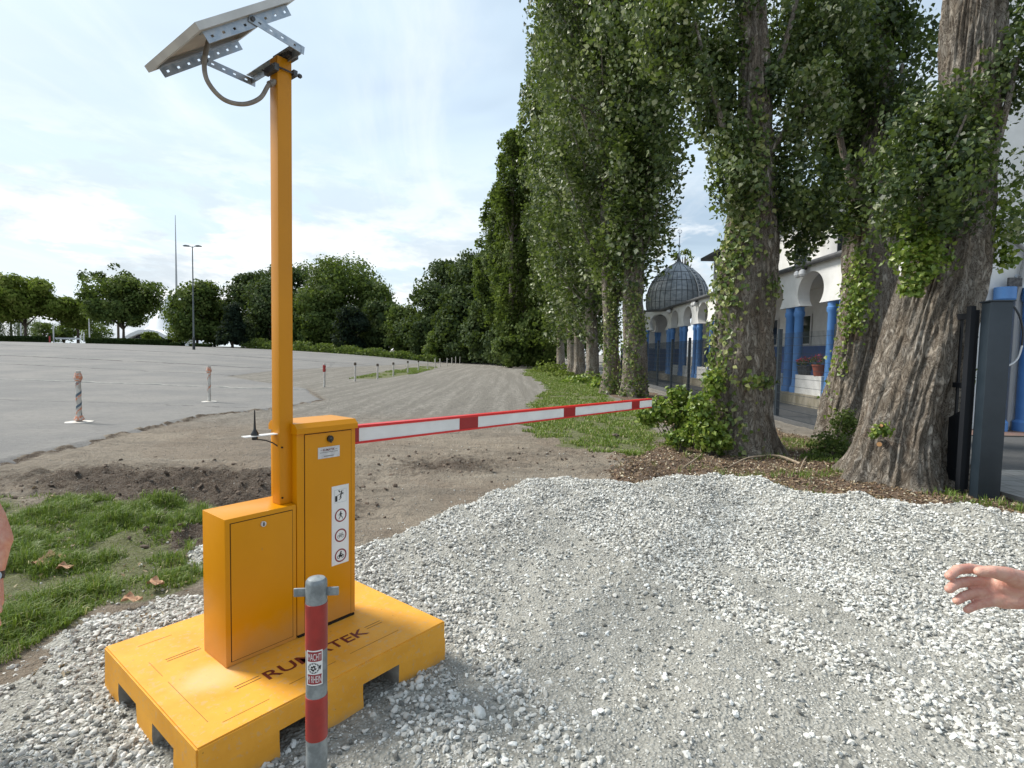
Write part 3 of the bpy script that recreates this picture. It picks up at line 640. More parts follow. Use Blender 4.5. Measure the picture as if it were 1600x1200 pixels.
# antenna on a white plate behind the pole
an = MB().box(.40, .552, .47, .51, 1.196, 1.2, 0)
an.build('antenna_plate', m_white, bar)
aa = MB().lathe([(.017, 0), (.017, .008), (.011, .018), (.006, .028), (.0045, .05), (.0025, .112), (.0025, .115)], 14, (.452, .49, 1.2005)).lathe([(.013, -.016), (.013, -.001)], 12, (.452, .49, 1.196))
aa.tube([(.452, .49, 1.182), (.475, .487, 1.178), (.50, .482, 1.172), (.53, .478, 1.158), (.552, .475, 1.14)], .003, 8)
aa.build('antenna', m_black, bar, True)
# solar panel: slope 38 deg in the u-z plane
pa = math.atan2(.305, .388); ds = (math.cos(pa), math.sin(pa)); dn = (-math.sin(pa), math.cos(pa))
def SL(s, v, n_): return (.168 + ds[0] * s + dn[0] * n_, v, 2.800 + ds[1] * s + dn[1] * n_)
def sbox(mb, s0, s1, v0, v1, n0, n1, mi=0):
    mb.add([SL(s, v, n_) for n_ in (n0, n1) for v in (v0, v1) for s in (s0, s1)], [(0, 2, 3, 1), (4, 5, 7, 6), (0, 1, 5, 4), (2, 6, 7, 3), (0, 4, 6, 2), (1, 3, 7, 5)], mi)
SLN, PV0, PV1 = .497, .315, .845
fr = MB()
sbox(fr, 0, .022, PV0, PV1, -.002, .026); sbox(fr, SLN - .022, SLN, PV0, PV1, -.002, .026)
sbox(fr, .0222, SLN - .0222, PV0, PV0 + .022, -.002, .026); sbox(fr, .0222, SLN - .0222, PV1 - .022, PV1, -.002, .026)
pan = fr.build('solar_panel', m_alu, bar)
b2 = MB(); sbox(b2, .0224, SLN - .0224, PV0 + .0222, PV1 - .0222, .014, .018, 0); b2.build('back_sheet', m_back, pan)
b2 = MB(); sbox(b2, .0224, SLN - .0224, PV0 + .0222, PV1 - .0222, .0185, .022, 0); b2.build('cells', m_cell, pan)
b2 = MB(); sbox(b2, .30, .40, .52, .62, -.004, .0135, 0); b2.build('junction_box', m_black, pan)
# perforated rails and arms
def strip(mb, p0, p1, wid, v, th, holes, dirn=None, slot=.02):
    """flat strip in the u-z plane at v with real slots"""
    p0 = Vector(p0); p1 = Vector(p1); d = (p1 - p0); Ln = d.length; d.normalize(); nn = Vector((-d.y, d.x)) * (wid / 2)
    fn = lambda s, w_, q: (lambda P: (P.x, q, P.y))(p0 + d * s + nn * w_)
    hw = .24
    xs_ = [0]; 
    for h_ in holes: xs_ += [h_ - slot / 2, h_ + slot / 2]
    xs_.append(Ln)
    for i in range(len(xs_) - 1):
        a, b = xs_[i], xs_[i + 1]
        cells = [(-1, 1)] if i % 2 == 0 else [(-1, -hw), (hw, 1)]
        for w0, w1 in cells:
            V = [fn(s, w_, q) for q in (v, v + th) for w_ in (w0, w1) for s in (a, b)]
            mb.add(V, [(0, 2, 3, 1), (4, 5, 7, 6), (0, 1, 5, 4), (2, 6, 7, 3), (0, 4, 6, 2), (1, 3, 7, 5)], 0)
def lrail(v, flip):
    mb = MB(); a = SL(.03, 0, -.025); b = SL(.465, 0, -.025)
    strip(mb, (a[0], a[2]), (b[0], b[2]), .038, v, .003, [.03 + .0545 * i for i in range(8)], slot=.013)
    sbox(mb, .03, .465, min(v, v + flip * .03), max(v, v + flip * .03), -.0055, -.0025)
    return mb.build('rail', m_galv, bar)
for v, fl in ((.352, 1), (.80, -1)):
    lrail(v, fl)
    mb = MB(); strip(mb, (.372, 2.955 if v < .5 else 2.925), (.618, 2.925 if v < .5 else 2.912), .034, v - .006, .003, [.045, .095, .145, .20], slot=.013)
    mb.build('strip_arm', m_galv, bar)
    mb = MB(); disc(mb, .386, 2.952 if v < .5 else 2.925, .010, v - .014, v + .012, 0, 6); mb.build('bolt', m_dsteel, bar)
MB().box(.600, .604, .346, .80, 2.905, 2.94).box(.575, .6, .346, .80, 2.937, 2.94).build('cross_bracket', m_galv, bar)
cl = MB().box(.585, .632, .42, .56, 2.918, 2.955).box(.60, .64, .44, .53, 2.955, 2.97)
cl.box(.53, .55, .44, .535, 2.84, 2.87).box(.6205, .64, .44, .535, 2.85, 2.875)
cl.tube([(.52, .447, 2.86), (.665, .447, 2.86)], .004, 8).tube([(.52, .535, 2.86), (.655, .535, 2.86)], .004, 8)
for v in (.455, .49, .53): cl.tube([(.58, v, 2.936), (.64, v, 2.936)], .0075, 6)
cl.tube([(.648, .447, 2.86), (.66, .447, 2.86)], .010, 6)
cl.build('pole_clamp', m_dsteel, bar)
def spline(P, k=8):
    P = [Vector(p) for p in P]; o_ = []
    for i in range(len(P) - 1):
        a = P[max(i - 1, 0)]; b = P[i]; c_ = P[i + 1]; d = P[min(i + 2, len(P) - 1)]
        for j in range(k):
            t = j / k; o_.append(.5 * ((2 * b) + (c_ - a) * t + (2 * a - 5 * b + 4 * c_ - d) * t * t + (3 * b - a - 3 * c_ + d) * t ** 3))
    return o_ + [P[-1]]
MB().tube(spline([(.30, .52, 2.905), (.275, .50, 2.86), (.251, .48, 2.755), (.262, .47, 2.685), (.318, .46, 2.636), (.40, .46, 2.646), (.475, .465, 2.70), (.518, .47, 2.775), (.55, .478, 2.80)]), .0095, 12).tube([(.52, .47, 2.778), (.552, .478, 2.802)], .014, 10).build('conduit', m_cable, bar, True)
# ------------------------------------------------------------------ bollard in front
bp = D(494.5, 1000, 1.66); br = .0315
bol = empty('bollard', (bp.x, bp.y, 0), R(8), label='grey steel bollard with red bands, a round sticker and two side lugs', cat='bollard')
MB().lathe([(br, -.05), (br, .893), (br * .97, .900), (br * .8, .907), (br * .4, .911), (.001, .912)], 32).build('post', m_bgalv, bol, True)
for a, b in ((.692, .834), (.409, .545), (.13, .27)):
    MB().lathe([(br + .0002, a), (br + .0013, a + .001), (br + .0013, b - .001), (br + .0002, b)], 32).build('red_band', m_bred, bol, True)
for s_ in (-1, 1):
    mb = MB(); x0 = br * .95; x1 = .066
    mb.box(min(s_ * x0, s_ * x1), max(s_ * x0, s_ * x1), -.004, .004, .852, .878, b=.003); mb.build('lug', m_bgalv, bol, True)
st = MB(); ang0 = R(-90 - 42)
def wrap(a, b, e=.0012): an_ = ang0 + a / br; return ((br + .0005 + e) * math.cos(an_), (br + .0005 + e) * math.sin(an_), b)
SW, SZ0, SZ1 = .047, .590, .698; k = 12
def wgrid(a0, a1, b0, b1, mi, e):
    for i in range(k):
        p, q = a0 + (a1 - a0) * i / k, a0 + (a1 - a0) * (i + 1) / k
        st.add([wrap(p, b0, e), wrap(q, b0, e), wrap(q, b1, e), wrap(p, b1, e)], [(0, 1, 2, 3)], mi)
wgrid(0, SW, SZ0, SZ1, 0, .0010)
wgrid(.003, SW - .003, SZ1 - .034, SZ1 - .004, 1, .0013); wgrid(.003, SW - .003, SZ0 + .004, SZ0 + .034, 1, .0013)
put_text(st, 'MACHT', lambda a, b: wrap(a, b, .0017), .005, SW - .005, SZ1 - .030, SZ1 - .009, 0, .0)
put_text(st, 'M RHEIN', lambda a, b: wrap(a, b, .0017), .004, SW - .004, SZ0 + .009, SZ0 + .030, 0, .0)
for i in range(22):
    a = 2 * math.pi * i / 22; r0, r1 = (.014, .0165) if i % 2 else (.012, .0165); w_ = .10
    cc = (SW * .45, (SZ0 + SZ1) / 2)
    st.add([wrap(cc[0] + r * math.cos(a + t), cc[1] + r * math.sin(a + t), .0016) for r, t in ((r0, -w_), (r1, -w_), (r1, w_), (r0, w_))], [(0, 1, 2, 3)], 2)
for a, b, r in ((-.004, .003, .0035), (.002, .005, .004), (.005, -.002, .0035), (-.001, -.006, .004), (-.006, -.003, .003)):
    st.add([wrap(cc[0] + a + r * math.cos(t * .7), cc[1] + b + r * math.sin(t * .7) * (1.2 if t % 2 else .6), .0016) for t in range(9)], [tuple(range(9))], 2)
st.add([wrap(SW * .84 + a, (SZ0 + SZ1) / 2 + b, .0016) for a, b in ((-.003, .006), (.003, .007), (.001, -.006), (-.001, -.006))], [(0, 1, 2, 3)], 2)
m_stred = mat('sticker_dark_red', (.28, .02, .03), .45)
st.build('sticker', [m_white, m_stred, m_pic], bol, label='worn dark red and white sticker with a round emblem')
# ------------------------------------------------------------------ leaves
def leafmesh(name, C, size, mat_, parent=None, tint=None, droop=.5, outc=None, outw=.6, wr=.85, smooth=False, upw=.0, coh=0.):
    C = np.asarray(C, float); n = len(C); size = np.broadcast_to(size, (n,))
    nrm = rng.normal(size=(n, 3))
    if coh > 0:
        q = C / coh; nrm = nrm * .55 + 4.2 * np.stack([fbm(q[:, 0] + q[:, 2] * .8, q[:, 1] + q[:, 2] * .6, k_, 2) - .5 for k_ in (0, 2, 4)], 1)
        if tint is not None: tint = np.clip(tint + .55 * (fbm(q[:, 0] * .7 + q[:, 2], q[:, 1] * .7 - q[:, 2] * .4, 1, 3) - .5) * 1.5, 0, 1)
    if outc is not None:
        o_ = C - outc; o_ /= np.linalg.norm(o_, axis=1)[:, None] + 1e-6; nrm = nrm * (1 - outw) * 1.0 + o_ * outw * 1.6
    nrm[:, 2] += upw
    nrm /= np.linalg.norm(nrm, axis=1)[:, None]
    a = rng.normal(size=(n, 3)); a[:, 2] -= droop * 2.2
    a -= nrm * (a * nrm).sum(1)[:, None]; a /= np.linalg.norm(a, axis=1)[:, None] + 1e-9
    s = np.cross(nrm, a); L_ = size[:, None]; W_ = size[:, None] * wr / 2
    b = C - a * L_ * .5
    f1 = rng.uniform(-.08, .25, (n, 1)); f2 = rng.uniform(-.2, .2, (n, 1))
    V = np.stack([b, b + a * L_ * .38 + s * W_ + nrm * L_ * f1, b + a * L_ + nrm * L_ * f2, b + a * L_ * .38 - s * W_ + nrm * L_ * f1], 1)
    Fc = np.arange(n * 4).reshape(n, 4)
    if tint is None: tint = rng.random(n)
    return npmesh(name, V.reshape(-1, 3), Fc, mat_, parent, smooth, attrs={'tint': np.repeat(tint, 4)})
def trunkmesh(name, path, mat_, parent, seg=96, dz=.05, amp=.05, flare=.0, furrow=26, lobes=5, seed=0, branches=(), flute=.22):
    """path: list of (x,y,z,r)"""
    P = np.array(path, float); zz = np.concatenate([[0], np.cumsum(np.linalg.norm(np.diff(P[:, :3], axis=0), axis=1))])
    n = max(4, int(zz[-1] / dz)); t = np.linspace(0, zz[-1], n)
    ip = [np.interp(t, zz, P[:, i]) for i in range(4)]
    for i in range(4):
        kk = max(1, int(.35 / dz)); ker = np.ones(kk) / kk; pad = np.pad(ip[i], kk, mode='reflect', reflect_type='odd'); ip[i] = np.convolve(pad, ker, 'same')[kk:-kk]
    th = np.linspace(0, 2 * np.pi, seg, endpoint=False); TH, TT = np.meshgrid(th, t)
    cx_, cy_ = np.cos(TH), np.sin(TH)
    r = ip[3][:, None] * np.ones_like(TH)
    h0 = TT
    wob = 1.3 * (fbm(TT * .8 + seed, TH * 0 + seed, 1) - .5)
    per = lambda f, g, k_: fbm((cx_ + 2) * f + seed * 3.1, (cy_ + 2) * f + TT * g, k_, 4, .6)
    fur = 1 - np.abs(2 * vn((cx_ * 1.6 + 5 + seed + .25 * wob) * furrow / 5, (cy_ * 1.6 + 5) * furrow / 5 + TT * .9 + .6 * per(2, 1.5, 2), 1) - 1)
    fur2 = 1 - np.abs(2 * vn((cx_ + 9) * furrow / 2.2, (cy_ + 9 + seed) * furrow / 2.2 + TT * 2.6, 3) - 1)
    fl = flare * np.exp(-TT / .35) * (.45 + .75 * np.maximum(0, np.cos(lobes * TH + seed + .8 * np.sin(TT * 2)))) + flare * .25 * np.exp(-TT / 1.3) * np.maximum(0, np.cos(lobes * TH + seed))
    und = (per(1.3, .9, 4) - .5) * .42 * ip[3][:, None]
    cav = .65 * fur + .35 * fur2
    flt = -r * flute * np.maximum(0, np.cos(3 * TH + seed + 1.1 * fbm(TT * .7, TT * 0 + seed, 2) * 3)) ** 5 * np.exp(-TT / 2.2)
    rr = r + fl + und + flt + amp * (cav - .6)
    X = ip[0][:, None] + rr * cx_; Y = ip[1][:, None] + rr * cy_; Z = ip[2][:, None] + 0 * TH
    V = np.stack([X, Y, Z], -1).reshape(-1, 3)
    i = np.arange((n - 1) * seg); a = (i // seg) * seg + i % seg; b = (i // seg) * seg + (i + 1) % seg
    Fc = np.stack([a, b, b + seg, a + seg], 1); cav = cav.ravel()
    return V, Fc, cav
def tubeq(pts, rs, n_=7):
    mb = MB(); mb.tube(pts, list(rs), n_, 0, False); return np.array(mb.v), np.array(mb.f)
def join(parts):
    Vs, Fs, Cs = [], [], []; o_ = 0
    for V, Fc, c_ in parts: Vs.append(V); Fs.append(Fc + o_); Cs.append(c_); o_ += len(V)
    return np.concatenate(Vs), np.concatenate(Fs), np.concatenate(Cs)
def bigtrunk(path, mat_, parent, branches=(), **kw):
    V, Fc, c_ = trunkmesh('trunk', path, mat_, parent, **kw); parts = [(V, Fc, c_)]
    for pts, rs in branches:
        v, f = tubeq(pts, rs); parts.append((v, f, np.full(len(v), .7)))
    V, Fc, c_ = join(parts)
    return npmesh('trunk', V, Fc, mat_, parent, True, attrs={'cav': c_})
def blob(c, r, n, sq=(1, 1, 1), hollow=.0):
    d = rng.normal(size=(n, 3)); d /= np.linalg.norm(d, axis=1)[:, None]; q = rng.random((n, 1)) ** (1 / 3)
    q = hollow + (1 - hollow) * q
    return np.array(c) + d * q * np.array(r) * np.array(sq)
def poplar_points(x, y, z0, z1, Rm, nb, per, seed, lean=(0, 0), keep=None, prof=None):
    r_ = np.random.default_rng(seed); out_ = []; tips = []
    for b in range(nb):
        u = (b + r_.random()) / nb; zb = z0 + (z1 - z0) * .92 * u ** .9
        ph = r_.uniform(0, 2 * np.pi); pf = prof(u) if prof else (math.sin(math.pi * min(1, .20 + .8 * (1 - u)) ** .9 * .62) ** .7 if u > 0 else 0)
        Rr = Rm * (.55 + .5 * r_.random()) * pf; Ln = min(z1 - zb, r_.uniform(2.2, 4.5)) + .3
        t = r_.random(per) ** .8
        rad = Rr * (1 - (1 - t) ** 2.2) + .15
        px_ = x + lean[0] * (zb - z0) + np.cos(ph) * rad; py_ = y + lean[1] * (zb - z0) + np.sin(ph) * rad; pz_ = zb + Ln * t
        sp = .18 + .30 * np.sin(np.pi * np.clip(t, 0, 1)) * Rr / max(Rm, .1)
        P = np.stack([px_, py_, pz_], 1) + np.clip(r_.normal(size=(per, 3)), -1.5, 1.5) * sp[:, None] * np.array([1, 1, 1.3])
        out_.append(P); tips.append((ph, zb, Rr, Ln))
    return np.concatenate(out_), tips
def poplar(x, y, r0, h, z0, Rm, nb, per, ls, seed, label, lean=(0, 0), grp='tall poplars in the row beside the fence', tint=(.45, .25), mt=None, near=False, prof=None):
    root = empty('poplar_tree', (0, 0, 0), label=label, cat='tree', group=grp)
    zg = float(gz(x, y)) - .1
    path = [(x, y, zg, r0 * 1.08), (x + .05, y, zg + 1, r0), (x + lean[0] * 3, y + lean[1] * 3, zg + 4, r0 * .85), (x + lean[0] * 8, y + lean[1] * 8, zg + 9, r0 * .6), (x + lean[0] * (h - 2), y + lean[1] * (h - 2), h - 2, r0 * .15)]
    P, tips = poplar_points(x, y, z0, h, Rm, nb, int(per * 1.8), seed, lean, None, prof); ls = ls * .78
    br = []
    for ph, zb, Rr, Ln in tips[::2]:
        cx0 = x + lean[0] * (zb - z0); cy0 = y + lean[1] * (zb - z0)
        pts = [Vector((cx0, cy0, zb - .4)), Vector((cx0 + math.cos(ph) * Rr * .5, cy0 + math.sin(ph) * Rr * .5, zb + Ln * .25)), Vector((cx0 + math.cos(ph) * Rr * .95, cy0 + math.sin(ph) * Rr * .95, zb + Ln * .8))]
        br.append((pts, (.07, .045, .015)))
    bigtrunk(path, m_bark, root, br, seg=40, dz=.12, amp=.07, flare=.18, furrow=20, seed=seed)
    P = P[P[:, 2] > z0 * .7]
    cl_ = fbm(P[:, 0] * 1.1 + P[:, 1] * .7, P[:, 2] * .9, seed % 5, 3)
    P = P[cl_ + rng.normal(0, .06, len(P)) > .36]
    tn = np.clip(rng.normal(tint[0], tint[1], len(P)) + .15 * (fbm(P[:, 0], P[:, 2], 2) - .5), 0, 1)
    leafmesh('crown', P, (.45 + 1.05 * rng.random(len(P)) ** 1.3) * ls, mt or m_poplar, root, tn, .55, np.array([x, y, (z0 + h) / 2]) * 1.0, .42, coh=.55 if y < 60 else 1.2)
    return root
# row of poplars
ORD = ['first', 'second', 'third', 'fourth', 'fifth', 'sixth', 'seventh', 'eighth', 'ninth', 'tenth', 'eleventh', 'twelfth', 'thirteenth', 'fourteenth', 'fifteenth', 'sixteenth']
pf1 = lambda u: (.50 + .62 * math.sin(math.pi * min(1, u * .9 + .12)) ** .8)
row = [(4.60, 20.7, .44, 25, 3.5, 1.42, 165, 290, .20, 21, 'poplar with ivied trunk standing just beyond the tip of the barrier boom', (-.03, 0)),
       (3.98, 21.9, .33, 26, 3.2, 2.35, 170, 270, .20, 22, 'slimmer poplar standing close beside the one at the boom tip', (-.06, 0)),
       (4.9, 33.5, .38, 29, 2.0, 3.05, 150, 220, .27, 23, 'third poplar trunk down the row beyond the boom tip', (-.05, 0)),
       (4.85, 39.5, .38, 30, 2.2, 3.15, 140, 180, .31, 24, 'fourth poplar trunk down the row beyond the boom tip', (-.05, 0)),
       (4.95, 45.5, .38, 30, 2.2, 3.2, 130, 160, .34, 25, 'fifth poplar trunk down the row beyond the boom tip', (-.05, 0)),
       (4.75, 54, .38, 29, 1.8, 3.4, 120, 150, .38, 26, 'sixth poplar trunk down the row beyond the boom tip', (-.04, 0)),
       (4.7, 62, .4, 27, 1.4, 3.6, 120, 140, .42, 27, 'last distinct poplar trunk of the row, half sunk in undergrowth', (-.04, 0)),
       (-.3, 62, .4, 25.5, 1, 1.9, 90, 110, .42, 28, 'slender dark poplar rising highest at the far end of the row', (0, 0)),
       (-1.4, 70, .4, 21.5, .5, 3.3, 120, 120, .45, 29, 'lower rounded poplar at the far end of the row next to the wood', (0, 0)),
       (1.3, 66, .4, 27, .5, 3.9, 130, 130, .45, 30, 'bushy poplar with leaves down to the ground at the far end of the row', (0, 0))]
for (x, y, r0, h, z0, Rm, nb, per, ls, sd_, lab, lean) in row:
    poplar(x, y, r0, h, z0, Rm, nb, per, ls, sd_, lab, lean, prof=pf1, tint=(.55, .30) if y < 60 else (.5, .25), mt=m_poplar if y < 60 else m_broad)
# --- three big trees by the fence
def ivy_on(path, spec, n, ls, name, label, mt=m_ivy, hmin=.02, hmax=.12, parent=None):
    """spec: list of (z, angle, dz, dang, weight)"""
    P = np.array(path); w_ = np.array([s[4] for s in spec], float); w_ /= w_.sum(); idx = rng.choice(len(spec), n, p=w_); sp = np.array(spec)[idx]
    z_ = sp[:, 0] + rng.normal(size=n) * sp[:, 2]; a = sp[:, 1] + rng.normal(size=n) * sp[:, 3]
    z_ = np.clip(z_, P[0, 2] + .1, P[-1, 2])
    x = np.interp(z_, P[:, 2], P[:, 0]); y = np.interp(z_, P[:, 2], P[:, 1]); r = np.interp(z_, P[:, 2], P[:, 3]) * 1.04 + rng.uniform(hmin, hmax, n)
    C = np.stack([x + r * np.cos(a), y + r * np.sin(a), z_], 1)
    o_ = leafmesh(name, C, rng.uniform(.6, 1.3, n) * ls, mt, parent, None, .4, np.stack([x, y, z_], 1), .55)
    if parent is None: tag(o_, label, 'climbing plant')
    return o_
def rr_(px, dep): return 1.0 / F * dep * px
def pathpx(rows):  # (px, py, depth, radius)
    o_ = []
    for px, py, dep, r in rows: p = D(px, py, dep); o_.append((p.x, p.y, p.z, r))
    return o_
def bigtree(label, rows, blobs, branches, ls, flare, seed, n_seg=200, amp=.07, mt=m_poplar, twigs=True, tintm=.45, furrow=30, lobes=6):
    root = empty('poplar_tree', (0, 0, 0), label=label, cat='tree', group='old poplars by the fence near the gate')
    path = pathpx(rows); path[0] = (path[0][0], path[0][1], float(gz(path[0][0], path[0][1])) - .12, path[0][3])
    br = []
    for q in branches:
        pts = [D(*w_[:3]) for w_ in q]; pts = spline(pts, 5); rs = np.interp(np.linspace(0, 1, len(pts)), np.linspace(0, 1, len(q)), [w_[3] for w_ in q]); br.append((pts, rs))
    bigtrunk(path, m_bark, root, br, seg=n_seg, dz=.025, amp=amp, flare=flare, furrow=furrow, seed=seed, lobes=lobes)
    C, T, O_ = [], [], []
    for (px, py, dep, r, n, sq, tm) in blobs:
        c_ = D(px, py, dep)
        # a clump is a set of drooping sprays
        ns = max(3, int(n / 45)); sc_ = blob(c_, r, ns, sq, .25)
        pp = np.repeat(sc_, int(n / ns) + 1, 0)[:n]
        pp = pp + np.clip(rng.normal(size=pp.shape), -1.7, 1.7) * np.array([.13, .13, .17]) * (.6 + r * .6)
        C.append(pp); T.append(np.clip(rng.normal(tm, .27, len(pp)), 0, 1)); O_.append(np.repeat(np.array(c_)[None], len(pp), 0))  # tm paints the lit outer clumps lighter than the rest
    C = np.concatenate(C); T = np.concatenate(T); O_ = np.concatenate(O_)
    leafmesh('crown', C, (.38 + 1.15 * rng.random(len(C)) ** 1.3) * ls, mt, root, T, .6, O_, .35, coh=.22)
    return root, path
# tree A (behind the gravel, ivy covered)
BA = []
for (px, py, r, n, tm) in ((1060, 40, .55, 1500, .45), (1120, 20, .6, 1500, .35), (1055, 75, .42, 1300, .6), (1115, 110, .4, 1200, .5), (1030, 60, .4, 900, .6), (1112, 185, .28, 700, .5), (1138, 235, .28, 800, .5), (1130, 170, .45, 1200, .3),
                           (1150, 290, .32, 1000, .55), (1128, 235, .18, 300, .5), (1190, 280, .35, 1000, .45), (1230, 230, .4, 1300, .55), (1270, 160, .45, 1500, .6), (1240, 80, .6, 1800, .35), (1300, 40, .6, 1500, .4), (1180, -40, .7, 1500, .35),
                           (1270, 290, .4, 1100, .35), (1235, 330, .33, 700, .3), (1275, 345, .26, 420, .3), (1250, 385, .2, 300, .3), (1060, -40, .7, 1200, .45), (1130, 90, .35, 900, .2), (1215, 130, .4, 900, .25), (1010, 20, .3, 500, .6), (1088, 125, .30, 700, .6), (1225, 300, .3, 700, .5)):
    BA.append((px, py, 9.0 + random.uniform(-.7, .5), r, int(n * 1.2), (1, 1, 1.2), tm))
A_rows = [(1152, 712, 9.1, .52), (1153, 640, 9.15, .47), (1160, 560, 9.15, .46), (1162, 480, 9.15, .47), (1166, 420, 9.15, .44), (1175, 330, 9.15, .36), (1178, 260, 9.15, .27), (1178, 150, 9.15, .24), (1176, 20, 9.15, .2), (1174, -150, 9.15, .15)]
treeA, pA = bigtree('ivy covered old poplar between the leafy bush and the gravel heap', A_rows, BA,
   [[(1178, 330, 9.1, .1), (1140, 230, 8.9, .06), (1110, 130, 8.8, .04), (1085, 30, 8.7, .02)], [(1178, 300, 9.1, .08), (1215, 220, 8.9, .05), (1265, 160, 8.8, .03)], [(1180, 350, 9.1, .07), (1230, 320, 9, .04), (1270, 300, 9, .02)], [(1176, 200, 9.1, .08), (1220, 90, 9, .05), (1250, -20, 9, .03)]],
   .078, .20, 3)
ivy_on(pA, [(5.0, R(-110), .5, .6, 1.2), (4.2, R(-125), .5, .5, 1.6), (3.4, R(-130), .5, .35, 1.2), (2.9, R(-150), .4, .35, .8), (2.3, R(-165), .5, .3, .7), (1.4, R(-165), .35, .35, .9), (1.2, R(-75), .06, .3, .35), (.5, R(-150), .35, .5, 1.2), (2.7, R(-60), .1, .2, .25)], 2100, .085, 'ivy', 'yellow green ivy climbing the old poplar beside the leafy bush')
# tree B (dark middle)
BB = []
for (px, py, r, n, tm) in ((1340, 30, .8, 2400, .25), (1390, 100, .8, 2400, .22), (1320, 130, .7, 2200, .3), (1370, 200, .7, 2200, .2), (1310, 230, .5, 1500, .3), (1335, 285, .5, 1200, .25), (1400, 240, .5, 1200, .2), (1300, 305, .3, 500, .3), (1325, 350, .25, 350, .4), (1400, 320, .28, 350, .25), (1280, 60, .7, 1600, .3), (1300, 180, .5, 1200, .28), (1290, 330, .28, 380, .3), (1240, 10, .6, 1200, .3), (1345, -60, .8, 1600, .3), (1380, 30, .5, 1300, .18), (1350, 130, .5, 1300, .15), (1415, 170, .4, 700, .2)):
    BB.append((px, py, 10.3 + random.uniform(-.9, .5), r, int(n * 1.1), (1, 1, 1.1), tm))
B_rows = [(1322, 700, 10.4, .46), (1333, 640, 10.4, .46), (1347, 560, 10.4, .46), (1355, 500, 10.4, .46), (1359, 420, 10.4, .43), (1362, 340, 10.4, .40), (1364, 240, 10.4, .34), (1367, 100, 10.4, .28), (1370, -60, 10.4, .2)]
treeB, pB = bigtree('dark shaded poplar standing behind and between the two thick pale trunks', B_rows, BB, [[(1360, 360, 10.3, .1), (1320, 250, 10, .06), (1300, 120, 10, .03)], [(1362, 330, 10.3, .1), (1400, 240, 10, .06), (1410, 100, 10, .03)]], .095, .16, 8, amp=.10, furrow=22)
ivy_on(pB, [(3.2, R(-140), .35, .25, 1.0), (2.7, R(-140), .25, .25, 1.5), (2.3, R(-150), .2, .2, .4), (1.4, R(-160), .4, .2, .3), (3.9, R(-60), .3, .4, .3)], 750, .08, 'ivy', 'bright green ivy tuft on the dark poplar facing the colonnade', m_bright, .03, .22)
# tree C (huge leaning right trunk)
BC = []
for (px, py, r, n, tm) in ((1425, 200, .28, 600, .3), (1450, 250, .36, 800, .3), (1430, 300, .32, 650, .28), (1475, 170, .24, 450, .35), (1500, 175, .3, 800, .38), (1545, 130, .28, 600, .4), (1590, 80, .40, 700, .22), (1600, 150, .26, 350, .45), (1480, 300, .36, 750, .3), (1515, 250, .30, 600, .35), (1410, 350, .24, 450, .35), (1450, 350, .26, 500, .3), (1590, 270, .16, 90, .55), (1615, 10, .5, 700, .2), (1490, 235, .34, 900, .3), (1660, 90, .4, 400, .3), (1500, 330, .2, 250, .3), (1398, 255, .28, 500, .28), (1390, 310, .25, 400, .25), (1590, 340, .14, 110, .6), (1455, 190, .2, 250, .45)):
    BC.append((px, py, 6.75 + random.uniform(-.35, .4), r, int(n * 1.35), (1, 1, 1.0), tm))
C_rows = [(1402, 752, 7.15, .58), (1407, 700, 7.15, .53), (1418, 640, 7.15, .52), (1432, 580, 7.15, .50), (1447, 520, 7.15, .48), (1462, 460, 7.15, .46), (1478, 410, 7.15, .42), (1492, 350, 7.15, .36), (1507, 240, 7.15, .33), (1518, 100, 7.15, .32), (1524, 0, 7.15, .31), (1530, -150, 7.15, .25)]
treeC, pC = bigtree('huge leaning poplar with furrowed pale trunk beside the gate pillar', C_rows, BC,
   [[(1440, 440, 6.9, .045), (1445, 380, 6.7, .035), (1470, 280, 6.6, .025), (1510, 180, 6.5, .012)], [(1450, 420, 6.85, .04), (1440, 330, 6.7, .028), (1435, 240, 6.6, .014)], [(1460, 400, 6.8, .035), (1500, 320, 6.6, .02), (1545, 250, 6.5, .012)], [(1500, 300, 7.0, .12), (1505, 100, 7.1, .10), (1490, -80, 7.1, .08)], [(1530, 330, 6.9, .06), (1565, 200, 6.8, .04), (1590, 90, 6.8, .03)]],
   .062, .30, 15, n_seg=260, amp=.075, lobes=5, furrow=34)
def tuft(name, label, blobs, ls, mt, cat, droop=.3, size=None, stems=None):
    C = []
    O_ = []
    for (px, py, dep, r, n, sq) in blobs:
        c_ = D(px, py, dep); C.append(blob(c_, r, n, sq) + rng.normal(size=(n, 3)) * r * .16); O_.append(np.repeat(np.array(c_)[None], n, 0))
    C = np.concatenate(C); O_ = np.concatenate(O_); zmin = gz(C[:, 0], C[:, 1]); C[:, 2] = np.maximum(C[:, 2], zmin + .03)
    if stems is None: return tag(leafmesh(name, C, rng.uniform(.6, 1.3, len(C)) * ls, mt, None, None, droop, O_, .4, upw=.35), label, cat)
    b0 = D(*stems); b0.z = float(gz(b0.x, b0.y)) - .03
    root = empty(name, b0, label=label, cat=cat); bi = np.array(b0)
    leafmesh('foliage', C - bi, rng.uniform(.6, 1.3, len(C)) * ls, mt, root, None, droop, O_ - bi, .4, upw=.35)
    mb = MB()
    for q in C[rng.choice(len(C), 14)]:
        e_ = Vector(q) - Vector(b0); mb.tube([(random.uniform(-.08, .08), random.uniform(-.08, .08), 0), e_ * .5 + Vector((0, 0, .08)), e_], [.008, .006, .003], 5)
    mb.build('stem', m_barkd, root)
    return root
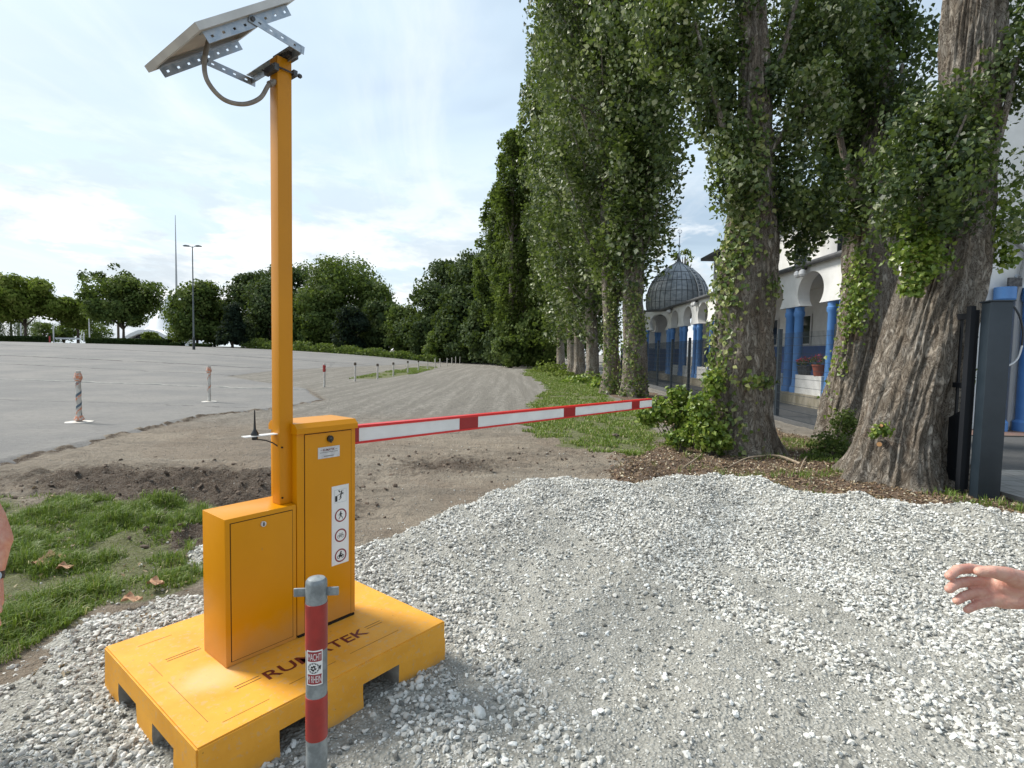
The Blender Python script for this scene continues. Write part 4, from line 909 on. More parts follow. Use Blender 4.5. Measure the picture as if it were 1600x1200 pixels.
tuft('shoot_clump', 'bright green shoots on the burr of the huge leaning trunk', [(1435, 420, 6.6, .20, 420, (1, .7, 1.3)), (1425, 452, 6.6, .12, 160, (1.2, .8, .8)), (1450, 380, 6.6, .2, 300, (1, .7, 1.2)), (1410, 400, 6.6, .16, 140, (1.2, .8, 1)), (1465, 400, 6.65, .2, 160, (1, .8, 1.5)), (1420, 350, 6.6, .2, 160, (1.2, 1, 1))], .066, m_bright, 'shoots')
tuft('shoot_clump', 'green shoots on the side of the huge trunk above the gate pillar', [(1560, 370, 6.9, .22, 300, (1.2, .8, 1)), (1570, 405, 6.9, .16, 140, (1.2, .8, .8)), (1550, 335, 6.9, .2, 160, (1, 1, 1.2)), (1585, 345, 6.8, .18, 110, (1, 1, 1)), (1572, 300, 6.8, .2, 110, (1, 1, 1.2))], .066, m_bright, 'shoots')
tuft('shoot_clump', 'small pale green sprouts around a sawn stub low on the huge trunk', [(1378, 672, 6.58, .11, 160, (1.2, .6, .7)), (1365, 680, 6.58, .06, 50, (1, .6, .7))], .05, m_bright, 'shoots')
cs = D(1375, 690, 6.55)
stb = MB(); stb.tube([D(1380, 690, 6.85), D(1374, 694, 6.52)], [.04, .032], 12); stb.tube([D(1374, 694, 6.52), D(1373.8, 694.2, 6.515)], .028, 12, 1)
stb.tube([D(1385, 668, 6.8), D(1377, 665, 6.54)], [.03, .022], 10); stb.tube([D(1377, 665, 6.54), D(1376.8, 665, 6.535)], .019, 10, 1)
m_cut = mat('fresh_cut_wood', (.55, .30, .13), .8)
so = stb.build('cut_stub', [m_bark, m_cut], None, True); so.parent = treeC
# bushes
tuft('bush', 'light green bush at the tip of the barrier boom', [(1045, 645, 9.6, .33, 700, (1.2, .8, .7)), (1020, 635, 9.7, .21, 330, (1, .8, .8)), (1075, 652, 9.5, .26, 420, (1, .8, .9)), (1010, 650, 9.6, .18, 250, (1, .8, .8)), (1060, 618, 9.6, .2, 280, (1, .8, .8))], .085, m_bright, 'bush', stems=(1050, 690, 9.5))
tuft('bush', 'yellow green sprout clump low between the bush and the ivied trunk', [(1062, 685, 8.9, .19, 420, (1.2, .8, .8)), (1080, 670, 8.9, .12, 150, (1, .8, .8))], .075, m_bright, 'bush', stems=(1065, 700, 8.85))
tuft('bush', 'leafy growth hugging the foot of the ivied trunk', [(1108, 680, 8.6, .26, 700, (.9, .8, 1.1)), (1095, 640, 8.7, .22, 500, (.8, .8, 1.2)), (1115, 600, 8.75, .2, 380, (.7, .7, 1.2)), (1130, 690, 8.5, .14, 240, (1, .8, .9))], .08, m_bright, 'bush', stems=(1110, 712, 8.6))
tuft('bush', 'dark low shrub at the foot of the shaded poplar', [(1300, 700, 8.9, .30, 1100, (1.1, .9, 1)), (1320, 660, 9.2, .22, 600, (.9, .8, 1)), (1280, 720, 8.6, .2, 450, (1.2, 1, .7))], .055, m_broad, 'bush', stems=(1300, 725, 8.7))
ub = [(926, 598, 33, .8, 800, 'low undergrowth at the foot of the third poplar of the row'), (905, 600, 30, .7, 700, 'undergrowth beside the third poplar, nearer the grass'), (945, 604, 26, .6, 700, 'undergrowth between the second and third poplar trunks'), (975, 610, 22, .4, 500, 'tuft of undergrowth between the two poplars at the boom tip'), (880, 592, 38, .9, 700, 'undergrowth around the fourth poplar of the row'), (860, 582, 46, 1.3, 900, 'undergrowth in front of the fifth poplar of the row')]
for px, py, dep, r, n, lab in ub: tuft('undergrowth', lab, [(px, py, dep, r, n, (1.2, 1, .6))], .11 + .003 * dep, m_bright if dep < 35 else m_broadlt, 'undergrowth')
for k, (xx, yy_) in enumerate(((4.6, 20.7), (3.98, 21.9))):
    r0 = (.44, .33)[k]
    ivy_on([(xx, yy_, 0, r0 * 1.1), (xx - .03, yy_, 5, r0 * .8), (xx - .03, yy_, 8, r0 * .6)], [(1.6, R(-120), .7, .5, 1), (3.5, R(-110), .6, .5, 1.3), (.4, R(-90), .3, .7, .8), (2.6, R(-60), .3, .3, .5)], 760, .11, 'ivy', ('thin ivy on the poplar trunk just beyond the boom tip', 'thin ivy on the slimmer poplar beside the one at the boom tip')[k])
# ------------------------------------------------------------------ background trees
def broad(px, py_top, hw, dep, py_base, label, mt, n=7000, ls=.5, trunk=True, sparse=1., conif=False, zc=None, bottom=None, grp='trees around the car park', lobes=26, sqy=1.):
    if sparse >= 1: n = int(n * 1.5); lobes = int(lobes * 1.6); hw = hw * 1.06
    b = D(px, py_base, dep); t_ = D(px, py_top, dep); Rw = hw * dep / F; x, y = b.x, b.y; zg = float(gz(x, y))
    root = empty('broadleaf_tree' if not conif else 'conifer_tree', (x, y, zg), label=label, cat='tree', group=grp)
    zb = (D(px, bottom, dep).z if bottom else zg + .2) - zg; zt = t_.z - zg
    C, O_ = [], []; hgt = (zt - zb)
    for i in range(lobes):
        a = rng.uniform(0, 2 * np.pi); e = rng.uniform(-1, 1); rad = math.sqrt(max(0, 1 - e * e * .8)) * rng.uniform(.3, .95)
        if conif: rad = (1 - (e + 1) / 2) * .75 + .1
        lc = np.array([math.cos(a) * rad * Rw * .8, math.sin(a) * rad * Rw * .8 * sqy, zb + hgt * (.5 + .40 * e)])
        lr = (.36 if not conif else .26) * min(Rw, hgt * .6) * rng.uniform(.75, 1.25)
        m_n = int(n / lobes); d = rng.normal(size=(m_n, 3)); d[:, 2] += .35; d /= np.linalg.norm(d, axis=1)[:, None]
        C.append(lc + d * lr * rng.uniform(.55, 1.12, (m_n, 1)) ** 1 * np.array([1.15, 1.15, .85])); O_.append(np.repeat(lc[None], m_n, 0))
    C = np.concatenate(C); O_ = np.concatenate(O_)
    C += rng.normal(size=C.shape) * .12 * ls * 2
    k = (fbm(C[:, 0] * .8 + 9, C[:, 2] * .8 + C[:, 1] * .5, 2, 3) + rng.normal(0, .05, len(C)) > (.24 if sparse >= 1 else .5)) & (C[:, 2] > zb * .9)
    C = C[k]; O_ = O_[k]
    leafmesh('crown', C, rng.uniform(.6, 1.3, len(C)) * ls, mt, root, np.clip(rng.normal(.5, .25, len(C)), 0, 1), .1, O_, .5, upw=.1, coh=1.3)
    br = []
    for i in range(7):
        q = C[rng.integers(len(C))] * np.array([.75, .75, .95]); s0_ = max(.3, zb * .75)
        br.append(([Vector((0, 0, s0_)), Vector((q[0] * .45, q[1] * .45, s0_ + (q[2] - s0_) * .55)), Vector(q)], (.16, .10, .03)))
    mb = MB(); mb.tube([(0, 0, -.3), (.05, 0, zb * .6 + .5), (0, .05, zb + hgt * .55)], [.28, .2, .08], 9)
    for pts, rs in br: mb.tube(pts, list(rs), 6)
    mb.build('trunk', m_barkd, root, True)
    return root
broad(40, 433, 84, 104, 531, 'light green spreading tree behind the long hedge at the far edge of the car park', m_broadlt, 11000, .55, bottom=503, sqy=.7)
broad(-45, 432, 60, 112, 531, 'dark green tree cut by the picture edge behind the long hedge', m_broad, 6000, .6, bottom=500)
broad(185, 414, 62, 125, 531, 'thin crowned tall tree rising behind the round tree by the spire', m_dkleaf, 4200, .55, sparse=.5, bottom=455, lobes=20)
broad(193, 436, 62, 103, 531, 'round dense tree on a bare dark trunk behind the hedge', m_broad, 12000, .5, bottom=507, sqy=.8)
broad(122, 472, 34, 108, 531, 'small light green tree between the spreading tree and the round tree', m_broadlt, 4500, .45, bottom=512)
broad(308, 443, 44, 98, 541, 'mid green tree beside the street lamp', m_broad, 8000, .5, bottom=530)
broad(363, 474, 24, 92, 545, 'almost black conifer between two green trees', m_conif, 7000, .4, conif=True)
broad(395, 427, 40, 104, 545, 'rounded dark green tree behind the orange pole', m_dkleaf, 8000, .55)
broad(455, 412, 50, 110, 545, 'tall dark green tree partly hidden by the orange pole', m_dkleaf, 9000, .55)
broad(535, 402, 72, 104, 547, 'large plane tree with domed crown and sky showing through', m_broad, 16000, .5, lobes=40)
broad(590, 470, 34, 92, 550, 'dark shrubby tree below the large plane tree', m_dkleaf, 6500, .45)
broad(548, 478, 28, 88, 548, 'low dark evergreen at the foot of the large plane tree', m_conif, 5000, .4)
broad(628, 475, 28, 88, 553, 'small mid green tree in the dip of the skyline', m_broad, 5000, .42)
broad(668, 445, 42, 84, 556, 'dark bushy tree at the lower edge of the wood', m_dkleaf, 9000, .45)
broad(705, 405, 52, 92, 558, 'tall dark tree at the shoulder of the wood', m_dkleaf, 12000, .5, lobes=34)
broad(748, 392, 50, 88, 560, 'tallest tree of the wood, meeting the poplar row', m_dkleaf, 12000, .5, lobes=34)
broad(800, 430, 60, 80, 563, 'dark tree filling the end of the track behind the poplars', m_dkleaf, 12000, .5, lobes=34)
broad(790, 505, 38, 66, 563, 'low dark bush at the end of the track', m_dkleaf, 6000, .38)
broad(730, 510, 40, 76, 560, 'low dark bush at the foot of the wood behind the far posts', m_dkleaf, 6000, .38)
broad(845, 490, 40, 60, 566, 'shaded bush filling the foot of the far poplars', m_broad, 6000, .35)
broad(425, 440, 45, 98, 545, 'dark green tree filling the gap behind the orange pole', m_dkleaf, 8000, .5)
broad(500, 445, 45, 96, 548, 'mid green tree below and before the plane tree', m_broad, 8000, .5)
broad(335, 470, 34, 104, 543, 'mid green tree standing between the lamp tree and the black conifer', m_broad, 5000, .5)
broad(645, 490, 32, 90, 555, 'dark low tree where the skyline dips', m_dkleaf, 6000, .45)
broad(775, 370, 46, 84, 561, 'high dark tree right beside the slender poplar', m_dkleaf, 11000, .5, lobes=34)
broad(725, 450, 45, 78, 560, 'wide dark tree in front of the tallest wood tree', m_dkleaf, 11000, .48, lobes=34)
broad(765, 470, 45, 72, 562, 'dark spreading tree right behind the track end', m_dkleaf, 10000, .46, lobes=30)
broad(590, 445, 40, 100, 550, 'mid green tree sloping down from the plane tree', m_broad, 7000, .5)
broad(797, 528, 30, 58, 567, 'small leafy bush hiding the foot of the slender poplar', m_broad, 4500, .34)
broad(690, 520, 34, 78, 558, 'low green bush where the track bends', m_broad, 4000, .35)
broad(900, 470, 60, 110, 566, 'pale green tree seen through the row of poplar trunks', m_broad, 7000, .5)
broad(1068, 392, 22, 60, 480, 'small tree tip showing behind the dome', m_broadlt, 1100, .3, sparse=.5, bottom=415, lobes=12)
def willow():
    b = D(18, 532, 118); root = empty('willow_tree', b, label='grey green weeping willow behind the long hedge', cat='tree', group='trees around the car park'); P = []
    for i in range(160):
        a = rng.uniform(0, 2 * np.pi); r = rng.uniform(.3, 1) * 5; t = rng.uniform(0, 1, 28); P.append(np.stack([np.cos(a) * r + 0 * t, np.sin(a) * r + 0 * t, 5.6 - .5 * r * .3 - t * 4.6], 1) + rng.normal(size=(28, 3)) * .12)
    P = np.concatenate(P); leafmesh('crown', P, .42, m_willow, root, None, 1.5, None, wr=.3)
    MB().tube([(0, 0, -.5), (0, 0, 5)], [.3, .15], 8).build('trunk', m_barkd, root)
willow()
for k, (px, py, hw, dep, lab) in enumerate(((70, 505, 26, 135, 'hazy grey shrub behind the willow'), (100, 508, 22, 140, 'hazy grey shrub beyond the parked strip'), (150, 505, 26, 138, 'hazy grey shrub beside the far white posts'), (235, 520, 16, 125, 'small shrub in front of the pale low building'), (280, 500, 20, 120, 'small green bush below the spire'))):
    b = broad(px, py, hw, dep, 532, lab, m_broad if k < 3 else m_broadlt, 1800, .4, grp='shrubs beyond the hedges')
# hedges
def hedge(px0, px1, py0, py1, dep, lab):
    a = D(px0, py1, dep); b = D(px1, py1, dep); t_ = D((px0 + px1) / 2, py0, dep).z; zg = float(gz((a.x + b.x) / 2, a.y)); n = int((b.x - a.x) * 420)
    P = np.stack([rng.uniform(a.x, b.x, n), a.y + rng.uniform(0, 1.6, n), rng.uniform(zg, t_, n)], 1)
    f = rng.random(n); P[f < .45, 2] = t_ + rng.normal(0, .05, (f < .45).sum()); P[(f > .45), 1] = a.y + rng.normal(0, .06, (f > .45).sum())
    root = empty('hedge', ((a.x + b.x) / 2, a.y, zg), label=lab, cat='hedge'); o_ = np.array([(a.x + b.x) / 2, a.y, zg])
    leafmesh('foliage', P - o_, .28, m_hedge, root, None, 0, None)
    MB().box(a.x - o_[0] + .1, b.x - o_[0] - .1, .1, 1.5, -.2, t_ - zg - .08).build('core', m_hedge, root)
hedge(-60, 70, 525.5, 537, 97, 'long clipped hedge below the spreading tree')
hedge(134, 262, 530, 540.5, 95, 'clipped hedge below the round tree and pale building')
hedge(265, 282, 536, 542, 94, 'short piece of clipped hedge before the street lamp')
hedge(296, 325, 538, 546, 90, 'small clipped hedge behind the street lamp foot')
# bramble bank along the lot
n = 9000; t = rng.random(n); bx0 = D(380, 548, 92); bx1 = D(560, 556, 80); bx2 = D(680, 561, 72)
X = np.where(t < .6, bx0.x + (bx1.x - bx0.x) * t / .6, bx1.x + (bx2.x - bx1.x) * (t - .6) / .4); Y = np.where(t < .6, bx0.y + (bx1.y - bx0.y) * t / .6, bx1.y + (bx2.y - bx1.y) * (t - .6) / .4) + rng.uniform(-1, 5, n)
Z = rise(X, Y) + rng.random(n) * (1.0 + .9 * np.sin(X * .7) ** 2) * (1 - .5 * t)
tag(leafmesh('bramble_undergrowth', np.stack([X, Y, Z], 1), rng.uniform(.25, .45, n), m_broad, None, None, 0, None, upw=.6), kind='stuff')
# ------------------------------------------------------------------ far things
def thing1(mb, name, m_, label, cat, group=None, **kw): return tag(mb.build(name, m_, **kw), label, cat, group)
sp_ = D(276, 470, 260); top = D(276, 338, 260)
spr = empty('spire_mast', (sp_.x, sp_.y, 0), label='very tall thin pointed mast rising behind the trees', cat='mast')
MB().tube([(0, 0, 0), (0, 0, sp_.z), (0, 0, top.z)], [.7, .52, .12], 12).build('shaft', mat('mast_grey', (.34, .36, .38), .6), spr, True)
MB().lathe([(2.2, 0), (2.0, .6), (1.5, 1.2)], 12).build('base', m_rawcon, spr)
m_far = mat('pale_roof', (.78, .80, .82), .8)
tp = D(262, 462, 300); tent = empty('tent_roof', (tp.x, tp.y, 0), label='pale pointed roof showing through the gap below the spire', cat='roof')
MB().lathe([(26, 0), (17, 6), (9, 12), (4, tp.z - 6), (.4, tp.z), (.05, tp.z + 1)], 24).build('roof', m_far, tent, True)
bl = D(228, 533, 150); bt = D(228, 507, 150)
hb = empty('hall_building', (bl.x, bl.y, 1.4), label='low pale building with curved white roof between the tree trunks', cat='building')
sc_ = 150 / F
MB().box(-14 * sc_ - 3, 34 * sc_, 0, 12, -2, 12 * sc_).build('wall', m_wall, hb)
arc = [(-30 * sc_, 14 * sc_), (-20 * sc_, 20 * sc_), (-8 * sc_, 25 * sc_), (8 * sc_, 26.5 * sc_), (22 * sc_, 24 * sc_), (34 * sc_, 18 * sc_)]
MB().prism(arc + [(a, b - 1.0) for a, b in arc[::-1]], lambda a, b, d: (a, d, b), -1, 13).build('roof', m_far, hb)
MB().prism([(-18 * sc_, 12.2 * sc_), (33 * sc_, 12.2 * sc_), (33 * sc_, 17 * sc_), (22 * sc_, 21.5 * sc_), (8 * sc_, 24 * sc_), (-8 * sc_, 21.5 * sc_), (-16 * sc_, 17 * sc_)], lambda a, b, d: (a, d, b), .3, .6).build('window_band', m_glass, hb)
# street lamp
lp = D(303, 550, 60); lt = D(304, 387, 60); lz = float(gz(lp.x, lp.y)); hgt = lt.z - lz
lamp = empty('street_lamp', (lp.x, lp.y, lz), label='tall grey street lamp with two heads on the car park', cat='lamp')
m_lampp = mat('lamp_paint', (.12, .14, .15), .5)
MB().tube([(0, 0, -.1), (0, 0, 1.6), (0, 0, hgt)], [.11, .09, .05], 12).build('pole', m_lampp, lamp, True)
MB().lathe([(.14, 0), (.14, 1.3), (.10, 1.4)], 12).build('base', mat('lamp_base', (.03, .035, .035), .5), lamp)
MB().tube([(-.45, 0, hgt + .12), (0, 0, hgt - .1), (.45, 0, hgt + .08)], .035, 8).build('arm', m_lampp, lamp)
for s_ in (-1, 1):
    mb = MB(); mb.prism([(s_ * .3, .06), (s_ * .5, .14), (s_ * .75, .16), (s_ * 1.0, .08), (s_ * .95, .0), (s_ * .4, -.02)], lambda a, b, d: (a, d, hgt + b), -.12, .12); mb.build('lamp_head', m_lampp, lamp)
# far white posts at the lot entrance
for (px, p0, p1, lab) in ((33, 505, 526, 'white post standing in the hedge below the spreading tree'), (84, 510, 533, 'white post at the car park entrance beside the red post'), (140, 498, 529, 'tall white post beside the round tree'), (131, 519, 530, 'short white post at the low rail')):
    a = D(px, p1, 100); b = D(px, p0, 100)
    thing1(MB().tube([(a.x, a.y, a.z - .5), (a.x, a.y, b.z)], .11, 8), 'marker_post', m_frame, lab, 'post', 'white posts at the car park entrance')
a = D(78, 537, 94); thing1(MB().tube([a, a + Vector((0, 0, 1.3))], .12, 8), 'marker_post', m_bred, 'short red post at the car park entrance', 'post')
a = D(86, 529, 102); b = D(126, 530, 102)
thing1(MB().box(a.x, b.x, a.y, a.y + .15, a.z - .1, a.z + .2), 'entrance_rail', m_frame, 'low pale rail across the car park entrance', 'rail')
# posts along the track
m_tape1 = noisy((.62, .20, .09), (.55, .5, .45), 25, name='faded_orange_tape', lo=.4, hi=.6)
m_tape2 = mat('faded_blue_tape', (.10, .14, .18), .6)
m_postw = noisy((.62, .60, .56), (.45, .41, .36), 12, name='dirty_white_post', rough=.6)
pts = [(124, 660, 580), (327, 628, 572), (506.7, 604, 567), (554.8, 595.3, 566), (589.8, 591.8, 568), (614.5, 587.6, 566), (637, 583, 563.7), (653.6, 579.4, 563), (668, 577.5, 562.5), (679.7, 575.3, 560.3), (687.4, 573, 560), (698.4, 571.7, 559), (706, 569.8, 558.3), (712, 568.4, 557), (718.5, 567.8, 557), (724.5, 566.6, 556.5), (729, 565.5, 556.5), (733, 564.5, 556)]
for i, (px, pb, ptp) in enumerate(pts):
    g = G(px, pb, .02); hh = (D(px, ptp, g.y / ray(px, ptp).y).z - g.z); gzz = float(gz(g.x, g.y)) if i > 1 else .024
    if i < 3:
        lab = ('taped post with blue and orange spiral on a white disc, beside the cabinets', 'post with orange tape rings on a white disc at the lot edge', 'white post topped by red tape at the start of the post row')[i]
    else:
        lab = ('white post with dark cap, first after the red taped one' if i == 3 else ('%s white post after the red taped one in the row along the track' % ORD[min(i - 3, 15)]))
    root = empty('marker_post', (g.x, g.y, gzz), label=lab, cat='post', group='posts along the edge of the car park')
    r_ = .045 if i < 2 else .05
    MB().tube([(0, 0, -.05), (.005 * (i % 3), 0, hh)], r_, 12).build('post', m_postw, root, True)
    if i < 2:
        MB().lathe([(.24 if i == 0 else .20, 0), (.235 if i == 0 else .195, .012), (.05, .016)], 24).build('base', m_postw, root)
        mb = MB(); mb2 = MB(); tn = 3.2
        for q, (mm, ph) in enumerate(((mb, 0), (mb2, 2.4))):
            V = []; nn_ = 60
            for k in range(nn_ + 1):
                t_ = k / nn_; a = ph + t_ * tn * 2 * math.pi * (1 if i == 0 else .7); z_ = (.12 + t_ * (hh - .3)) if q == 0 else (.08 + t_ * (hh - .14))
                V += [((r_ + .004) * math.cos(a), (r_ + .004) * math.sin(a), z_), ((r_ + .004) * math.cos(a), (r_ + .004) * math.sin(a), z_ + .055)]
            mm.add(V, [(2 * k, 2 * k + 2, 2 * k + 3, 2 * k + 1) for k in range(nn_)])
        (mb2 if i == 0 else mb).build('tape', m_tape1, root)
        if i == 0: mb.build('tape', m_tape2, root)
        MB().lathe([(r_ + .01, hh - .2), (r_ + .03, hh - .14), (r_ + .012, hh - .06), (r_ + .004, hh - .04)], 10).build('tape', m_tape1, root)
        if i == 0: MB().lathe([(r_ + .01, .03), (r_ + .05, .06), (r_ + .012, .14)], 9).build('tape', m_tape1, root)
    elif i == 2:
        MB().lathe([(r_ + .004, hh - .36), (r_ + .02, hh - .28), (r_ + .008, hh - .2), (r_ + .02, hh - .12), (r_ + .003, hh - .06)], 10).build('tape', m_bred, root)
    elif i < 9: MB().lathe([(r_ + .012, hh - .13), (r_ + .02, hh - .08), (r_ + .012, hh + .01)], 10).build('cap', m_barkd, root)
# ------------------------------------------------------------------ mosque
BX = 8.82; brz = -math.atan(.024)
mos = empty('mosque', (BX, 0, 0), brz, label='white mosque with horseshoe arches on blue columns and a grey dome', cat='building')
SP = 2.58; K = [13.24 + SP * i for i in range(9)]     # column pairs
ZS, ZT = 3.28, 4.50
wallb = MB(); fx = lambda a, b, d: (d, a, b)
def arch_half(yc, yend, a=.78, bb=.60, zc=3.70, left=True):
    sgn = -1 if left else 1
    t0 = math.asin((ZS - zc) / bb); ptsx = []
    for i in range(15):
        t = t0 + (math.pi / 2 - t0) * i / 14; ptsx.append((yc + sgn * a * math.cos(t), zc + bb * math.sin(t)))
    return [(yend, ZS)] + ptsx + [(yc, ZT), (yend, ZT)]
edges = [12.2] + [(K[i] + K[i + 1]) / 2 for i in range(8)]
for i in range(8):
    yc = (K[i] + K[i + 1]) / 2
    wallb.prism(arch_half(yc, K[i], left=True), fx, 0, .38); wallb.prism(arch_half(yc, K[i + 1], left=False)[::-1], fx, 0, .38)
wallb.prism([(12.2, .1), (12.75, .1), (12.75, ZS), (K[0], ZS), (K[0], ZT), (12.2, ZT)], fx, 0, .38)
wallb.build('arcade_wall', m_wall, mos)
for i, y in enumerate(K):
    for s_ in (-.3, .3):
        if i == 0 and s_ < 0: continue
        MB().lathe([(.19, .46), (.19, .62), (.145, .70), (.14, 1.0), (.135, 2.95), (.17, 3.0), (.17, 3.12), (.15, 3.14), (.15, 3.279)], 20, (.19, y + s_, 0)).build('column', m_blue, mos, True)
MB().box(-.12, 3.1, 12.2, 36.0, -.1, .46).build('plinth', m_plinth, mos)
for i in range(8): MB().box(.06, .26, K[i] + .5, K[i + 1] - .5, .461, 1.06).build('parapet', m_wall, mos)
MB().box(2.8, 3.1, 12.2, 36, .461, 4.5).build('back_wall', m_wall, mos)
dd = MB().box(2.775, 2.8, 12.5, 35.5, .462, 2.1); dd.build('dado', m_dblue, mos)
for y in (15.6, 19.4, 22.3, 25.2, 29.4, 32.0):
    w_ = MB().box(2.74, 2.772, y, y + .75, 2.14, 3.4).build('window', m_frame, mos); MB().box(2.73, 2.739, y + .07, y + .68, 2.2, 3.33).build('pane', m_glass, w_)
MB().box(-.6, 2.79, 40.0, 40.2, .461, 4.5).build('back_wall', m_wall, mos); MB().box(-.6, 2.79, 39.97, 39.998, .462, 2.1).build('dado', m_dblue, mos)
MB().box(.385, 2.79, 12.4, 36, 4.40, 4.49).build('soffit', m_soffit, mos)
MB().box(-.10, 3.2, 12.15, 35.6, 4.503, 4.58).build('gallery_roof', m_roofg, mos)
MB().tube([(-.16, 12.1, 4.52), (-.16, 35.3, 4.52)], .075, 10).build('gutter', m_roofg, mos, True)
MB().box(3.0, 12, 12.22, 35.0, 4.585, 7.75).build('upper_wall', m_wall, mos)
MB().box(2.4, 13, 12.4, 35.8, 7.753, 7.93).build('roof', m_roofg, mos)
for y in (14.2, 17.5, 20.5, 23.8, 27.1, 30.4, 33.4):
    w_ = MB().box(2.94, 2.998, y - .6, y + .6, 5.45, 7.1).build('window', m_frame, mos)
    MB().box(2.92, 2.939, y - .52, y - .03, 5.53, 7.02).box(2.92, 2.939, y + .03, y + .52, 5.53, 7.02).build('pane', m_glass, w_)
# south end face
MB().box(.383, 3.6, 12.0, 12.195, -.1, 9.6).box(3.6, 16, 12.0, 12.2, -.1, 9.6).build('end_wall', m_wall, mos)
MB().box(.385, 16, 12.2, 12.39, 4.6, 9.6).build('end_wall', m_wall, mos)
for xx in (1.45, 2.04, 4.4): MB().lathe([(.2, .1), (.2, .3), (.15, .36), (.15, 2.9), (.19, 2.95), (.19, 3.2)], 18, (xx, 11.84, 0)).build('column', m_blue, mos, True)
MB().box(2.6, 16, 11.97, 11.998, .1, 1.9).build('dado', m_dblue, mos)
MB().tube([(1.74, 11.9, .2), (1.74, 11.9, 2.9), (1.9, 11.9, 3.9)], .055, 10).tube([(2.0, 11.9, 3.9), (1.45, 11.9, 4.35), (1.3, 11.9, 4.6)], .055, 10).box(1.87, 2.03, 11.83, 11.97, .12, .3).build('downpipe', mat('zinc_pipe', (.33, .33, .33), .5, .3), mos)
# octagonal pavilion with dome
pc = (1.57, 37.9); ap = 2.3
pav = MB(); cols = []
for k in range(8):
    a = R(180 + 45 * k); n_ = Vector((math.cos(a), math.sin(a))); t_ = Vector((-n_.y, n_.x)); hw = ap * math.tan(R(22.5))
    if k in (2, 3): continue
    def f8(q, b, d, n_=n_, t_=t_): p = Vector(pc) + n_ * (ap - d) + t_ * q; return (p.x, p.y, b)
    pav.prism(arch_half(0, -hw, .66, .6, 3.72, True), f8, 0, .3); pav.prism(arch_half(0, hw, .66, .6, 3.72, False)[::-1], f8, 0, .3)
    cols.append(f8(-hw + .02, 0, .16))
    cols.append(f8(hw - .28, 0, .16))
pav.build('pavilion_wall', m_wall, mos)
for (x, y, _) in cols: MB().lathe([(.17, .4), (.17, .6), (.13, .66), (.125, 2.98), (.155, 3.02), (.155, 3.279)], 14, (x, y, 0)).build('column', m_blue, mos, True)
MB().lathe([(2.5, 0), (2.5, .46)], 8, (pc[0], pc[1], 0)).build('plinth', m_plinth, mos)
MB().lathe([(2.52, 4.503), (2.56, 4.62), (2.2, 4.7)], 8, (pc[0], pc[1], 0)).build('pavilion_roof', m_roofg, mos)
prof = [(2.02, 4.62), (2.09, 5.0), (2.10, 5.4), (2.06, 5.8), (1.94, 6.25), (1.72, 6.7), (1.42, 7.1), (1.05, 7.45), (.65, 7.72), (.32, 7.9), (.14, 8.05), (.06, 8.3)]
dome = MB().lathe(prof, 64, (pc[0], pc[1], 0)).build('dome', m_lead, mos, True)
rb = MB()
for k in range(36):
    a = 2 * math.pi * k / 36 + .04; pr_ = prof if k % 2 == 0 else prof[:7]
    rb.tube([(pc[0] + (r + .01) * math.cos(a), pc[1] + (r + .01) * math.sin(a), z_) for r, z_ in pr_], .016, 5)
for z_, r in ((5.2, 2.095), (5.9, 2.04), (6.6, 1.785), (7.2, 1.32)): rb.tube([(pc[0] + (r + .005) * math.cos(t), pc[1] + (r + .005) * math.sin(t), z_) for t in np.linspace(0, 2 * math.pi, 49)], .013, 5)
rb.build('seam', m_roofg, dome)
fi = MB().lathe([(.05, 8.2), (.10, 8.35), (.13, 8.5), (.08, 8.62), (.03, 8.7), (.03, 9.0), (.10, 9.12), (.03, 9.25), (.02, 9.7), (.06, 9.78), (.02, 9.86), (.01, 10.3)], 12, (pc[0], pc[1], 0)); fi.tube([(pc[0] + .13 * math.cos(t), pc[1], 10.1 + .13 * math.sin(t)) for t in np.linspace(R(-240), R(60), 14)], .02, 6)
fi.build('finial', m_galv, mos, True)
# ladder lying on the dome
def dpt(a, zi, off=.06):
    zs_ = [p[1] for p in prof]; rs_ = [p[0] for p in prof]; r = float(np.interp(zi, zs_, rs_)) + off
    return Vector((pc[0] + r * math.cos(a), pc[1] + r * math.sin(a), zi))
lad = empty('ladder', (BX, 0, 0), brz, label='aluminium roof ladder lying against the dome', cat='ladder')
zz_ = [4.72, 5.3, 5.8, 6.3, 6.8, 7.2, 7.5]; a0 = R(-62)
rail = {}
for s_ in (-1, 1):
    base = [dpt(a0, q, .10) for q in zz_]; tt = Vector((-math.sin(a0), math.cos(a0), 0)); rail[s_] = [b + tt * .22 * s_ for b in base]
    MB().tube(rail[s_], .032, 6).build('side_rail', m_frame, lad)
rg = MB(); 
for i in range(13):
    t = i / 12 * (len(zz_) - 1); j = min(int(t), len(zz_) - 2); f_ = t - j; rg.tube([rail[-1][j].lerp(rail[-1][j + 1], f_), rail[1][j].lerp(rail[1][j + 1], f_)], .02, 5)
rg.build('rungs', m_frame, lad)
